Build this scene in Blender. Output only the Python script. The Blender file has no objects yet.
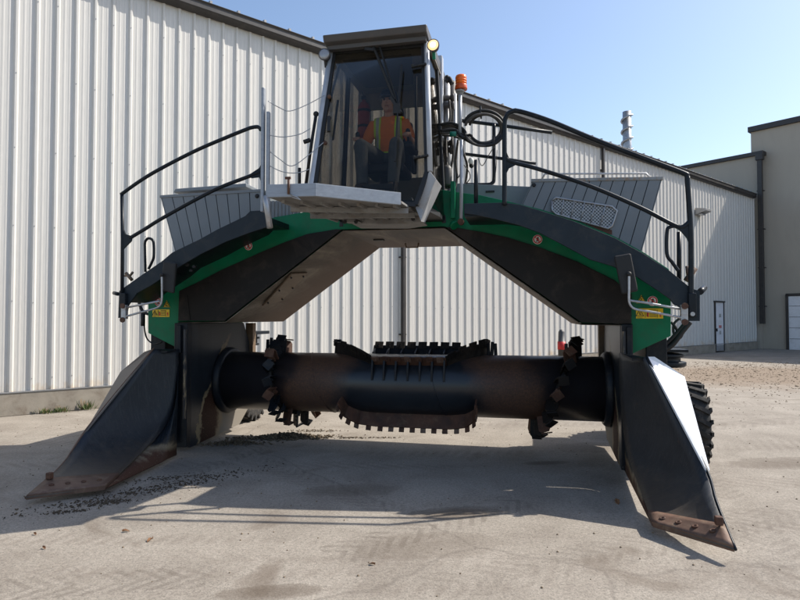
import bpy, bmesh, math, random
from mathutils import Vector, Matrix, Euler
random.seed(7)
PI = math.pi
sc = bpy.context.scene
COL = sc.collection

# ------------------------------------------------------------------ camera geometry
H = 1.65; F = 600.0; PITCH = math.atan(17/600)
def ray(px, py):
    u = (px-400)/F; v = (300-py)/F
    c, s = math.cos(PITCH), math.sin(PITCH)
    return Vector((u, c - v*s, s + v*c))
CAM = Vector((0, 0, H))
YAW = math.radians(12.5)
MW = Matrix.Translation((0, 6.9, 0)) @ Matrix.Rotation(-YAW, 4, 'Z')
MI = MW.inverted()
CL = MI @ CAM
def P(px, py, y=None, x=None, z=None, pl=None):
    """where the sight line through a photo pixel meets a plane of the machine (machine coordinates)"""
    d = MI.to_3x3() @ ray(px, py)
    if y is not None: t = (y-CL.y)/d.y
    elif x is not None: t = (x-CL.x)/d.x
    elif z is not None: t = (z-CL.z)/d.z
    else: t = (pl[0]-CL).dot(pl[1]) / d.dot(pl[1])
    return CL + d*t
def G(px, py, z=0.0):
    d = ray(px, py); t = (z-H)/d.z
    return CAM + d*t

# ------------------------------------------------------------------ materials
def newmat(name):
    m = bpy.data.materials.new(name); m.use_nodes = True
    return m, m.node_tree.nodes, m.node_tree.links, m.node_tree.nodes['Principled BSDF']
def N(ns, typ, **kw):
    n = ns.new(typ)
    for k, v in kw.items():
        if k in n.inputs.keys() if isinstance(k, str) else False: n.inputs[k].default_value = v
        else: setattr(n, k, v)
    return n
def ramp(ns, stops):
    r = ns.new('ShaderNodeValToRGB'); e = r.color_ramp.elements
    while len(e) < len(stops): e.new(0.5)
    for i, (p, c) in enumerate(stops):
        e[i].position = p; e[i].color = (c, c, c, 1) if isinstance(c, (int, float)) else (*c, 1)
    return r
def noise(ns, ln, scale, detail=6, rough=.55, dist=0, stretch=None, co='Object'):
    tc = ns.new('ShaderNodeTexCoord'); n = ns.new('ShaderNodeTexNoise')
    n.inputs['Scale'].default_value = scale; n.inputs['Detail'].default_value = detail
    n.inputs['Roughness'].default_value = rough; n.inputs['Distortion'].default_value = dist
    if stretch:
        mp = ns.new('ShaderNodeMapping'); mp.inputs['Scale'].default_value = stretch
        ln.new(tc.outputs[co], mp.inputs[0]); ln.new(mp.outputs[0], n.inputs['Vector'])
    else: ln.new(tc.outputs[co], n.inputs['Vector'])
    return n
def mixc(ns, ln, fac, a, b, mode='MIX'):
    m = ns.new('ShaderNodeMix'); m.data_type = 'RGBA'; m.blend_type = mode
    for sock, v in ((m.inputs['Factor'], fac), (m.inputs[6], a), (m.inputs[7], b)):
        if isinstance(v, (int, float)): sock.default_value = v
        elif isinstance(v, tuple): sock.default_value = (*v, 1)
        else: ln.new(v, sock)
    return m.outputs[2]
def math_(ns, ln, op, a, b=None, c=None):
    m = ns.new('ShaderNodeMath'); m.operation = op
    for i, v in enumerate((a, b, c)):
        if v is None: continue
        if isinstance(v, (int, float)): m.inputs[i].default_value = v
        else: ln.new(v, m.inputs[i])
    return m.outputs[0]
def bump(ns, ln, h, bs, strength=.3, dist=.01):
    b = ns.new('ShaderNodeBump'); b.inputs['Strength'].default_value = strength; b.inputs['Distance'].default_value = dist
    ln.new(h, b.inputs['Height']); ln.new(b.outputs[0], bs.inputs['Normal'])

def paint(name, col, rough=.4, metal=0, var=.25, dirt=(.16, .12, .08), damt=.25, dscale=3, bmp=.05, fine=60, stretch=None, spec=.5):
    """painted or bare metal with tonal variation, dust patches and scuffs"""
    m, ns, ln, bs = newmat(name)
    n1 = noise(ns, ln, dscale, 8, .6, .3, stretch); n2 = noise(ns, ln, fine, 4, .6)
    r1 = ramp(ns, [(.35, 0), (.75, 1)]); ln.new(n1.outputs[0], r1.inputs[0])
    dark = tuple(c*(1-var) for c in col); lite = tuple(min(1, c*(1+var)) for c in col)
    base = mixc(ns, ln, r1.outputs[0], dark, lite)
    n3 = noise(ns, ln, dscale*1.7, 10, .7, .5, stretch)
    r3 = ramp(ns, [(.5, 0), (.72, 1)]); ln.new(n3.outputs[0], r3.inputs[0])
    f = math_(ns, ln, 'MULTIPLY', r3.outputs[0], math_(ns, ln, 'MULTIPLY', n2.outputs[0], damt*2))
    c = mixc(ns, ln, f, base, dirt)
    ln.new(c, bs.inputs['Base Color'])
    rr = math_(ns, ln, 'ADD', rough-.1, math_(ns, ln, 'MULTIPLY', n1.outputs[0], .25))
    ln.new(rr, bs.inputs['Roughness']); bs.inputs['Metallic'].default_value = metal
    bump(ns, ln, n2.outputs[0], bs, bmp, .004); bs.inputs['Specular IOR Level'].default_value = spec
    return m
def plain(name, col, rough=.5, metal=0, emit=None):
    m, ns, ln, bs = newmat(name)
    n = noise(ns, ln, 25, 4)
    ln.new(mixc(ns, ln, n.outputs[0], tuple(c*.85 for c in col), tuple(min(1, c*1.12) for c in col)), bs.inputs['Base Color'])
    bs.inputs['Roughness'].default_value = rough; bs.inputs['Metallic'].default_value = metal
    if emit:
        bs.inputs['Emission Color'].default_value = (*emit[0], 1); bs.inputs['Emission Strength'].default_value = emit[1]
    return m
def liningmat():
    m, ns, ln, bs = newmat('scoured tunnel lining')
    tc = ns.new('ShaderNodeTexCoord'); sp = ns.new('ShaderNodeSeparateXYZ'); ln.new(tc.outputs['Object'], sp.inputs[0])
    a = noise(ns, ln, 1.6, 9, .65, .6, (1.2, .35, 1.2)); b = noise(ns, ln, 28, 6, .7, 0, (1, .3, 1)); d = noise(ns, ln, 4, 6, .7, 1.2)
    r = ramp(ns, [(.32, (.022, .014, .009)), (.45, (.055, .037, .024)), (.56, (.13, .10, .072)), (.72, (.28, .24, .19))]); ln.new(a.outputs[0], r.inputs[0])
    g = ramp(ns, [(.3, .65), (.7, 1.25)]); ln.new(b.outputs[0], g.inputs[0]); c = mixc(ns, ln, .8, r.outputs[0], g.outputs[0], 'MULTIPLY')
    # rust where compost rubs: along the rear edge
    v = math_(ns, ln, 'ADD', math_(ns, ln, 'MULTIPLY', sp.outputs[1], .42), math_(ns, ln, 'MULTIPLY', d.outputs[0], .6))
    v = math_(ns, ln, 'ADD', v, math_(ns, ln, 'MULTIPLY', math_(ns, ln, 'SUBTRACT', 2.3, sp.outputs[2]), .22))
    rr = ramp(ns, [(.5, 0), (.66, .55), (.9, .92)]); ln.new(v, rr.inputs[0]); c = mixc(ns, ln, rr.outputs[0], c, (.06, .028, .015))
    ln.new(c, bs.inputs['Base Color']); bs.inputs['Roughness'].default_value = .6; bs.inputs['Specular IOR Level'].default_value = .3
    bump(ns, ln, b.outputs[0], bs, .1, .004); return m
NAVY = paint('navy paint', (.011, .014, .019), .4, 0, .3, (.07, .058, .045), .4, 2.5, spec=.22)
RAIL = paint('rail paint', (.009, .013, .018), .35, 0, .3, (.1, .09, .08), .15, 6, spec=.22)
SLATE = paint('slate walkway paint', (.018, .026, .034), .5, 0, .2, (.08, .07, .055), .3, 3, spec=.22)
GREEN = paint('green paint', (.003, .155, .068), .38, 0, .2, (.05, .07, .045), .35, 2.5, spec=.22)
BLACKP = paint('black front plate', (.013, .011, .010), .55, 0, .25, (.06, .045, .035), .5, 2, spec=.22)
HOOD = paint('grey hood paint', (.18, .198, .212), .42, 0, .08, (.2, .18, .15), .15, 3)
HOODRUST = paint('rusty hood edge', (.25, .26, .26), .6, 0, .2, (.3, .16, .05), 1.2, 9)
ALU = paint('brushed aluminium', (.3, .33, .37), .45, .1, .12, (.22, .2, .18), .3, 4, stretch=(1, 6, 6))
STEEL = paint('galvanised steel', (.42, .43, .44), .4, .6, .2, (.25, .12, .05), .5, 9)
CABGREY = paint('cab grey paint', (.065, .062, .06), .5, 0, .1, (.12, .09, .07), .3, 4)
SILVER = paint('silver cab frame', (.42, .44, .47), .35, .1, .1, (.2, .18, .16), .2, 5)
BRONZE = paint('bare worn brown steel', (.16, .11, .07), .55, .2, .25, (.26, .2, .14), .8, 2.2, .15, 40, (1, .35, 1))
LINING = liningmat()
RUST = paint('rusty steel', (.085, .036, .02), .75, 0, .45, (.16, .1, .06), .6, 6, .3, 80)
BLADE = paint('worn cutting edge', (.13, .075, .052), .6, .15, .3, (.22, .16, .11), .8, 5, .3, 60)
BLACK = plain('black rubber', (.012, .012, .012), .65)
TYRE = paint('dusty tyre rubber', (.028, .027, .026), .85, 0, .25, (.13, .11, .09), .8, 8, .3, 90)
HOSE = paint('worn hose', (.05, .045, .04), .6, 0, .3, (.2, .16, .12), .6, 14)
UNDER = paint('greasy underside', (.21, .205, .195), .6, 0, .3, (.16, .12, .08), .6, 5, .2)
DARK = plain('dark interior', (.018, .019, .021), .6)
ORANGE = plain('orange lens', (.9, .16, .01), .25)
ORED = plain('orange red lens base', (.6, .09, .02), .3)
YELLOW = plain('yellow label', (.75, .5, .01), .45)
LBLACK = plain('label print', (.02, .02, .02), .6)
WHITE = plain('white label', (.75, .75, .73), .5)
RED = plain('red print', (.55, .02, .02), .5)
LAMPON = plain('lit work lamp lens', (.7, .6, .4), .3, 0, ((1, .62, .25), .7))
LAMPOFF = plain('unlit lamp lens', (.3, .31, .33), .12, .2)

def glassmat(name, tint):
    m, ns, ln, bs = newmat(name); ns.remove(bs)
    out = [n for n in ns if n.type == 'OUTPUT_MATERIAL'][0]
    t = ns.new('ShaderNodeBsdfTransparent'); t.inputs[0].default_value = (*tint, 1)
    g = ns.new('ShaderNodeBsdfGlossy'); g.inputs['Roughness'].default_value = .03
    fr = ns.new('ShaderNodeFresnel'); fr.inputs[0].default_value = 1.5
    nz = noise(ns, ln, 5, 6); d = ns.new('ShaderNodeBsdfDiffuse'); d.inputs[0].default_value = (.2, .2, .19, 1)
    mx = ns.new('ShaderNodeMixShader'); ln.new(math_(ns, ln, 'MULTIPLY', fr.outputs[0], .4), mx.inputs[0]); ln.new(t.outputs[0], mx.inputs[1]); ln.new(g.outputs[0], mx.inputs[2])
    m2 = ns.new('ShaderNodeMixShader'); ln.new(math_(ns, ln, 'MULTIPLY', nz.outputs[0], .015), m2.inputs[0])
    ln.new(mx.outputs[0], m2.inputs[1]); ln.new(d.outputs[0], m2.inputs[2]); ln.new(m2.outputs[0], out.inputs[0])
    return m
GLASS = glassmat('tinted cab glass', (.74, .73, .7))
GLASS2 = glassmat('side cab glass', (.55, .53, .5))

# shoe and side wall paint: navy, scraped to tan metal and rust near the bottom / round the hub
def scraped(name, hub=None):
    m, ns, ln, bs = newmat(name)
    tc = ns.new('ShaderNodeTexCoord'); sp = ns.new('ShaderNodeSeparateXYZ'); ln.new(tc.outputs['Object'], sp.inputs[0])
    n1 = noise(ns, ln, 2.2, 8, .6, .6); n2 = noise(ns, ln, 45, 5, .65); n3 = noise(ns, ln, 6, 8, .7, .3, (1, 1, .3))
    streak = noise(ns, ln, 30, 4, .6, 0, (.6, .15, 3))
    base = mixc(ns, ln, n3.outputs[0], (.007, .009, .012), (.024, .030, .038))
    st = ramp(ns, [(.6, 0), (.8, .45)]); ln.new(streak.outputs[0], st.inputs[0])
    base = mixc(ns, ln, st.outputs[0], base, (.09, .1, .11))
    if hub:
        # worn edge running forward and down from the hub, rust behind it, pale scoured steel at the back
        n4 = noise(ns, ln, 7, 8, .7, .8)
        yf = math_(ns, ln, 'MAXIMUM', .17, math_(ns, ln, 'ADD', .17, math_(ns, ln, 'MULTIPLY', math_(ns, ln, 'SUBTRACT', sp.outputs[2], .45), .82)))
        wob = math_(ns, ln, 'ADD', math_(ns, ln, 'MULTIPLY', math_(ns, ln, 'SUBTRACT', n1.outputs[0], .5), .35), math_(ns, ln, 'MULTIPLY', math_(ns, ln, 'SUBTRACT', n4.outputs[0], .5), .22))
        v = math_(ns, ln, 'ADD', math_(ns, ln, 'SUBTRACT', sp.outputs[1], yf), wob)
        rr = ramp(ns, [(0, (.24, .18, .1)), (.07, (.26, .2, .12)), (.10, (.035, .013, .008)), (.42, (.05, .02, .012)), (.5, (.28, .21, .13)), (.62, (.2, .18, .15))])
        lowm = ramp(ns, [(.62, 1), (.8, 0)]); ln.new(math_(ns, ln, 'ADD', sp.outputs[2], math_(ns, ln, 'MULTIPLY', wob, .8)), lowm.inputs[0])
        strip = ramp(ns, [(.05, 1), (.09, 0)]); ln.new(v, strip.inputs[0])
        on = ramp(ns, [(.0, 0), (.02, 1)]); ln.new(v, on.inputs[0])
        zt_ = ramp(ns, [(.62, 1), (.72, 0)]); ln.new(math_(ns, ln, 'MULTIPLY', sp.outputs[2], .5), zt_.inputs[0])
        al = ns.new('ShaderNodeMath'); al.operation = 'MULTIPLY'
        ln.new(math_(ns, ln, 'MULTIPLY', on.outputs[0], zt_.outputs[0]), al.inputs[0]); ln.new(math_(ns, ln, 'MAXIMUM', lowm.outputs[0], math_(ns, ln, 'MULTIPLY', strip.outputs[0], .7)), al.inputs[1])
    else:
        v = math_(ns, ln, 'ADD', sp.outputs[2], math_(ns, ln, 'MULTIPLY', n1.outputs[0], .5))
        rr = ramp(ns, [(.0, (.06, .025, .015)), (.36, (.085, .04, .025)), (.43, (.26, .2, .13)), (.47, (.12, .09, .06))])
        al = ramp(ns, [(.44, 1), (.5, 0)])
    ln.new(v, rr.inputs[0])
    if not hub: ln.new(v, al.inputs[0])
    c = mixc(ns, ln, al.outputs[0], base, rr.outputs[0])
    sc_ = ramp(ns, [(.6, 0), (.75, .6)]); ln.new(n2.outputs[0], sc_.inputs[0])
    c = mixc(ns, ln, math_(ns, ln, 'MULTIPLY', sc_.outputs[0], al.outputs[0]), c, (.3, .24, .17))
    ln.new(c, bs.inputs['Base Color'])
    ln.new(math_(ns, ln, 'ADD', .35, math_(ns, ln, 'MULTIPLY', al.outputs[0], .35)), bs.inputs['Roughness']); bs.inputs['Specular IOR Level'].default_value = .25
    bump(ns, ln, n2.outputs[0], bs, .12, .004)
    return m
SHOE = scraped('scraped navy paint')
def shoeface():
    m, ns, ln, bs = newmat('scraped shoe face')
    a = noise(ns, ln, 1.8, 8, .65, .5); b = noise(ns, ln, 9, 5, .6, .2, (1.2, 5, .5)); d = noise(ns, ln, 42, 4, .7, .1, (1, 6, .35)); e = noise(ns, ln, 12, 9, .75, .4)
    c = mixc(ns, ln, a.outputs[0], (.008, .010, .013), (.026, .032, .04))
    r = ramp(ns, [(.5, 0), (.7, .55)]); ln.new(b.outputs[0], r.inputs[0]); c = mixc(ns, ln, r.outputs[0], c, (.05, .054, .058))
    r2 = ramp(ns, [(.6, 0), (.68, .5), (.78, .8)]); ln.new(d.outputs[0], r2.inputs[0]); c = mixc(ns, ln, r2.outputs[0], c, (.13, .12, .11))
    r3 = ramp(ns, [(.6, 0), (.7, .75)]); ln.new(e.outputs[0], r3.inputs[0]); c = mixc(ns, ln, r3.outputs[0], c, (.075, .048, .03))
    tc = ns.new('ShaderNodeTexCoord'); sp = ns.new('ShaderNodeSeparateXYZ'); ln.new(tc.outputs['Object'], sp.inputs[0])
    v = math_(ns, ln, 'ADD', sp.outputs[2], math_(ns, ln, 'MULTIPLY', e.outputs[0], .35)); r4 = ramp(ns, [(.2, .8), (.36, .45), (.48, 0)]); ln.new(v, r4.inputs[0])
    c = mixc(ns, ln, r4.outputs[0], c, (.1, .075, .052))
    ln.new(c, bs.inputs['Base Color']); ln.new(math_(ns, ln, 'ADD', .3, math_(ns, ln, 'MULTIPLY', b.outputs[0], .35)), bs.inputs['Roughness'])
    dn = noise(ns, ln, 3, 3, .5, .6); bump(ns, ln, math_(ns, ln, 'ADD', math_(ns, ln, 'MULTIPLY', dn.outputs[0], 3), d.outputs[0]), bs, .25, .006)
    return m
SHOEF = shoeface()
SHOESTRIP = paint('scuffed dark strip', (.02, .022, .028), .45, 0, .3, (.3, .23, .14), 1.4, 7, .2, 50, (1, 1, .3))

# drum paint with rust bands on each side
def drummat():
    m, ns, ln, bs = newmat('drum paint and rust')
    tc = ns.new('ShaderNodeTexCoord'); sp = ns.new('ShaderNodeSeparateXYZ'); ln.new(tc.outputs['Object'], sp.inputs[0])
    n1 = noise(ns, ln, 2.5, 8, .65, .4); n2 = noise(ns, ln, 40, 6, .7)
    ax = math_(ns, ln, 'ABSOLUTE', math_(ns, ln, 'ADD', sp.outputs[0], .05))
    # rust grows outwards from the helical flights
    v = math_(ns, ln, 'ADD', ax, math_(ns, ln, 'MULTIPLY', math_(ns, ln, 'SUBTRACT', n1.outputs[0], .5), .5))
    v = math_(ns, ln, 'ADD', v, math_(ns, ln, 'MULTIPLY', sp.outputs[2], .3))
    r = ramp(ns, [(.28, 0), (.36, .75), (.52, .95), (.56, .25), (.6, 0.1)]); ln.new(math_(ns, ln, 'MULTIPLY', v, .3), r.inputs[0])
    g = math_(ns, ln, 'MULTIPLY', r.outputs[0], math_(ns, ln, 'ADD', .35, n2.outputs[0]))
    base = mixc(ns, ln, n1.outputs[0], (.006, .008, .011), (.02, .025, .033))
    rust = mixc(ns, ln, n2.outputs[0], (.03, .014, .009), (.2, .1, .055))
    c = mixc(ns, ln, g, base, rust)
    ln.new(c, bs.inputs['Base Color'])
    ln.new(math_(ns, ln, 'ADD', .3, math_(ns, ln, 'MULTIPLY', g, .4)), bs.inputs['Roughness'])
    bump(ns, ln, n2.outputs[0], bs, .15, .004)
    return m
DRUM = drummat()

# ------------------------------------------------------------------ mesh helpers
class MB:
    def __init__(s): s.bm = bmesh.new()
    def poly(s, pts): 
        f = s.bm.faces.new([s.bm.verts.new(p) for p in pts]); return f
    def prism(s, pts, ext):
        """closed solid: polygon pts swept by vector ext"""
        e = Vector(ext); a = [s.bm.verts.new(Vector(p)) for p in pts]; b = [s.bm.verts.new(Vector(p)+e) for p in pts]
        n = len(a); s.bm.faces.new(a); s.bm.faces.new(b[::-1])
        for i in range(n): s.bm.faces.new((a[i], b[i], b[(i+1) % n], a[(i+1) % n]))
        return s
    def loft(s, A, B):
        a = [s.bm.verts.new(Vector(p)) for p in A]; b = [s.bm.verts.new(Vector(p)) for p in B]
        n = len(a); s.bm.faces.new(a); s.bm.faces.new(b[::-1])
        for i in range(n): s.bm.faces.new((a[i], b[i], b[(i+1) % n], a[(i+1) % n]))
        return s
    def box(s, c, sz, rot=None):
        m = Matrix.Translation(c) @ (rot.to_4x4() if rot is not None else Matrix()) @ Matrix.Diagonal((sz[0], sz[1], sz[2], 1))
        bmesh.ops.create_cube(s.bm, size=1, matrix=m); return s
    def bar(s, a, b, w, h=None, up=(0, 0, 1)):
        """rectangular bar from a to b"""
        a = Vector(a); b = Vector(b); d = b-a; h = h or w
        z = d.normalized(); u = Vector(up)
        if abs(z.dot(u)) > .98: u = Vector((0, 1, 0))
        x = u.cross(z).normalized(); y = z.cross(x)
        R = Matrix((x, y, z)).transposed()
        return s.box((a+b)/2, (w, h, d.length), R)
    def tube(s, pts, r, seg=10, cap=True, smooth_path=False):
        pts = [Vector(p) for p in pts]
        if smooth_path: pts = catmull(pts)
        rs = r if isinstance(r, (list, tuple)) else [r]*len(pts)
        if len(rs) != len(pts):
            rs = [rs[min(len(rs)-1, int(i*(len(rs)-1)/(len(pts)-1)))] for i in range(len(pts))]
        rings = []; prev = None
        for i, p in enumerate(pts):
            if i == 0: d = pts[1]-p
            elif i == len(pts)-1: d = p-pts[i-1]
            else: d = (pts[i+1]-p).normalized()+(p-pts[i-1]).normalized()
            d.normalize()
            if prev is None:
                u = Vector((0, 0, 1)) if abs(d.z) < .9 else Vector((1, 0, 0))
                x = u.cross(d).normalized()
            else:
                x = (prev - d*prev.dot(d)).normalized()
            prev = x; y = d.cross(x)
            rings.append([s.bm.verts.new(p + (x*math.cos(2*PI*k/seg)+y*math.sin(2*PI*k/seg))*rs[i]) for k in range(seg)])
        for i in range(len(rings)-1):
            for k in range(seg):
                s.bm.faces.new((rings[i][k], rings[i][(k+1) % seg], rings[i+1][(k+1) % seg], rings[i+1][k])).smooth = True
        if cap: s.bm.faces.new(rings[0][::-1]); s.bm.faces.new(rings[-1])
        return s
    def lathe(s, prof, origin, axis, seg=32, smooth=True):
        """revolve (radius, along) profile about axis through origin"""
        o = Vector(origin); z = Vector(axis).normalized()
        u = Vector((0, 0, 1)) if abs(z.z) < .9 else Vector((1, 0, 0))
        x = u.cross(z).normalized(); y = z.cross(x)
        rings = [[s.bm.verts.new(o+z*a+(x*math.cos(2*PI*k/seg)+y*math.sin(2*PI*k/seg))*max(r, 1e-4)) for k in range(seg)] for r, a in prof]
        for i in range(len(rings)-1):
            for k in range(seg):
                s.bm.faces.new((rings[i][k], rings[i][(k+1) % seg], rings[i+1][(k+1) % seg], rings[i+1][k])).smooth = smooth
        s.bm.faces.new(rings[0][::-1]); s.bm.faces.new(rings[-1])
        return s
    def ball(s, c, r, seg=16, scale=(1, 1, 1), rot=None):
        m = Matrix.Translation(c) @ (rot.to_4x4() if rot is not None else Matrix()) @ Matrix.Diagonal((*scale, 1))
        ret = bmesh.ops.create_uvsphere(s.bm, u_segments=seg, v_segments=max(6, seg//2+2), radius=r, matrix=m)
        for v in ret['verts']:
            for f in v.link_faces: f.smooth = True
        return s
    def build(s, name, mats, parent=None, bevel=0, loc=None, seg=2):
        bmesh.ops.recalc_face_normals(s.bm, faces=s.bm.faces)
        me = bpy.data.meshes.new(name); s.bm.to_mesh(me); s.bm.free()
        for m in (mats if isinstance(mats, list) else [mats]): me.materials.append(m)
        o = bpy.data.objects.new(name, me); COL.objects.link(o)
        if parent is not None: o.parent = parent
        if loc is not None: o.location = loc
        if bevel:
            b = o.modifiers.new('bevel', 'BEVEL'); b.width = bevel; b.segments = seg; b.limit_method = 'ANGLE'; b.angle_limit = .6
            b.harden_normals = False
        return o
def catmull(pts, n=6):
    out = []
    for i in range(len(pts)-1):
        p0 = pts[max(i-1, 0)]; p1 = pts[i]; p2 = pts[i+1]; p3 = pts[min(i+2, len(pts)-1)]
        for k in range(n):
            t = k/n
            out.append(.5*((2*p1)+(-p0+p2)*t+(2*p0-5*p1+4*p2-p3)*t*t+(-p0+3*p1-3*p2+p3)*t**3))
    out.append(pts[-1]); return out
def tag(o, label=None, cat=None, group=None, kind=None):
    if label: o['label'] = label
    if cat: o['category'] = cat
    if group: o['group'] = group
    if kind: o['kind'] = kind
    return o
def empty(name, M, label, cat, group=None):
    o = bpy.data.objects.new(name, None); COL.objects.link(o); o.matrix_world = M; o.empty_display_size = .2
    return tag(o, label, cat, group)
EY = Vector((0, 1, 0))
def pxs(lst, **k): return [P(a, b, **k) for a, b in lst]

# ================================================================== SETTING
# --- ground
def groundmat():
    m, ns, ln, bs = newmat('yard concrete')
    big = noise(ns, ln, .22, 6, .6, .4); mid = noise(ns, ln, 1.4, 9, .65, .5); fine = noise(ns, ln, 38, 6, .7); vf = noise(ns, ln, 85, 3, .8)
    r = ramp(ns, [(.3, (.16, .135, .11)), (.5, (.26, .23, .193)), (.72, (.38, .34, .29))]); ln.new(mid.outputs[0], r.inputs[0])
    c = mixc(ns, ln, .45, r.outputs[0], mixc(ns, ln, big.outputs[0], (.2, .17, .135), (.39, .35, .295)))
    rf = ramp(ns, [(.3, .5), (.5, .98), (.75, 1.4)]); ln.new(fine.outputs[0], rf.inputs[0])
    c = mixc(ns, ln, .75, c, rf.outputs[0], 'MULTIPLY')
    vr = ramp(ns, [(.36, .42), (.46, .92), (.62, 1.2)]); ln.new(vf.outputs[0], vr.inputs[0])
    c = mixc(ns, ln, .7, c, vr.outputs[0], 'MULTIPLY')
    # dark damp stains
    stn = noise(ns, ln, .8, 7, .6, 1.0); rs = ramp(ns, [(.6, 0), (.68, .5), (.8, .75)]); ln.new(stn.outputs[0], rs.inputs[0])
    c = mixc(ns, ln, rs.outputs[0], c, (.12, .09, .065))
    # tyre track streaks running across
    for ang, sx, yoff in ((.35, 34, 0), (-.95, 30, 3)):
        tc = ns.new('ShaderNodeTexCoord'); mp = ns.new('ShaderNodeMapping'); mp.inputs['Rotation'].default_value = (0, 0, ang)
        mp.inputs['Location'].default_value = (yoff, yoff, 0)
        ln.new(tc.outputs['Object'], mp.inputs[0])
        w = ns.new('ShaderNodeTexWave'); w.inputs['Scale'].default_value = 2.6; w.inputs['Distortion'].default_value = 1.5; w.inputs['Detail'].default_value = 3
        ln.new(mp.outputs[0], w.inputs['Vector'])
        mp2 = ns.new('ShaderNodeMapping'); mp2.inputs['Rotation'].default_value = (0, 0, ang); mp2.inputs['Scale'].default_value = (.25, 2.2, 1)
        ln.new(tc.outputs['Object'], mp2.inputs[0])
        nn = ns.new('ShaderNodeTexNoise'); nn.inputs['Scale'].default_value = .8; nn.inputs['Detail'].default_value = 5; ln.new(mp2.outputs[0], nn.inputs['Vector'])
        rn = ramp(ns, [(.54, 0), (.64, 1)]); ln.new(nn.outputs[0], rn.inputs[0])
        k = math_(ns, ln, 'MULTIPLY', math_(ns, ln, 'MULTIPLY', rn.outputs[0], w.outputs[1]), .38)
        c = mixc(ns, ln, k, c, (.15, .12, .095))
    # tread prints left by tyres, and wet stains with their own outlines
    gtc = ns.new('ShaderNodeTexCoord')
    gn = noise(ns, ln, 3.5, 7, .7, .3)
    for (p0, p1, w_, st_, pitch) in (((-20, 592), (215, 575), .34, .5, 22), ((120, 500), (300, 432), .3, .45, 22), ((330, 556), (520, 500), .4, .5, 20), ((640, 432), (820, 418), .5, .35, 14), ((430, 590), (830, 505), .42, .3, 20), ((200, 440), (420, 520), .35, .3, 22), ((700, 470), (820, 600), .4, .3, 20)):
        a_, b_ = G(*p0), G(*p1); d_ = (b_-a_); an = math.atan2(d_.y, d_.x); L0 = d_.length; md = (a_+b_)/2
        mp = ns.new('ShaderNodeMapping'); mp.vector_type = 'TEXTURE'; mp.inputs['Location'].default_value = (md.x, md.y, 0); mp.inputs['Rotation'].default_value = (0, 0, an)
        ln.new(gtc.outputs['Object'], mp.inputs[0]); sx = ns.new('ShaderNodeSeparateXYZ'); ln.new(mp.outputs[0], sx.inputs[0])
        av = math_(ns, ln, 'ABSOLUTE', sx.outputs[1])
        ph = math_(ns, ln, 'SINE', math_(ns, ln, 'ADD', math_(ns, ln, 'MULTIPLY', sx.outputs[0], pitch*2.2), math_(ns, ln, 'ADD', math_(ns, ln, 'MULTIPLY', av, pitch*2.5), math_(ns, ln, 'MULTIPLY', gn.outputs[0], 5))))
        chev = ramp(ns, [(.45, 0), (.65, 1)]); ln.new(math_(ns, ln, 'ADD', math_(ns, ln, 'MULTIPLY', ph, .35), .5), chev.inputs[0])
        across = math_(ns, ln, 'LESS_THAN', math_(ns, ln, 'ADD', av, math_(ns, ln, 'MULTIPLY', gn.outputs[0], .12)), w_/2+.06)
        along = math_(ns, ln, 'LESS_THAN', math_(ns, ln, 'ABSOLUTE', sx.outputs[0]), L0/2)
        pr = ramp(ns, [(.36, 0), (.55, 1)]); ln.new(gn.outputs[0], pr.inputs[0])
        k = math_(ns, ln, 'MULTIPLY', math_(ns, ln, 'MULTIPLY', across, along), math_(ns, ln, 'MULTIPLY', math_(ns, ln, 'ADD', math_(ns, ln, 'MULTIPLY', chev.outputs[0], .8), .2), math_(ns, ln, 'MULTIPLY', pr.outputs[0], st_)))
        c = mixc(ns, ln, math_(ns, ln, 'MINIMUM', math_(ns, ln, 'MULTIPLY', k, .85), .5), c, (.095, .075, .058))
    for (px, py, rx, ry, st_) in ((455, 513, .42, .16, .7), (560, 408, .5, .3, .55), (545, 463, .28, .09, .7), (788, 463, .7, .28, .55), (270, 592, .35, .1, .65), (350, 490, .5, .2, .45), (600, 447, .7, .3, .4), (430, 545, .6, .25, .35)):
        q = G(px, py); mp = ns.new('ShaderNodeMapping'); mp.vector_type = 'TEXTURE'; mp.inputs['Location'].default_value = (q.x, q.y, 0); mp.inputs['Scale'].default_value = (rx, ry, 1); mp.inputs['Rotation'].default_value = (0, 0, .12)
        ln.new(gtc.outputs['Object'], mp.inputs[0]); vl = ns.new('ShaderNodeVectorMath'); vl.operation = 'LENGTH'; ln.new(mp.outputs[0], vl.inputs[0])
        e = math_(ns, ln, 'ADD', vl.outputs['Value'], math_(ns, ln, 'MULTIPLY', gn.outputs[0], 1.1)); rs2 = ramp(ns, [(.55, st_), (.9, st_*.6), (1.0, 0)]); ln.new(math_(ns, ln, 'MULTIPLY', e, .62), rs2.inputs[0])
        c = mixc(ns, ln, rs2.outputs[0], c, (.085, .06, .04))
    # cracks
    v = ns.new('ShaderNodeTexVoronoi'); v.feature = 'DISTANCE_TO_EDGE'; v.inputs['Scale'].default_value = .16
    tc = ns.new('ShaderNodeTexCoord'); wn = noise(ns, ln, 1.5, 5); va = ns.new('ShaderNodeVectorMath'); va.operation = 'ADD'
    vs = ns.new('ShaderNodeVectorMath'); vs.operation = 'SCALE'; vs.inputs['Scale'].default_value = .5
    ln.new(wn.outputs[1], vs.inputs[0]); ln.new(tc.outputs['Object'], va.inputs[0]); ln.new(vs.outputs[0], va.inputs[1]); ln.new(va.outputs[0], v.inputs['Vector'])
    rc = ramp(ns, [(.0, .3), (.0014, 0)]); ln.new(v.outputs[0], rc.inputs[0])
    c = mixc(ns, ln, rc.outputs[0], c, (.07, .055, .045))
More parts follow.
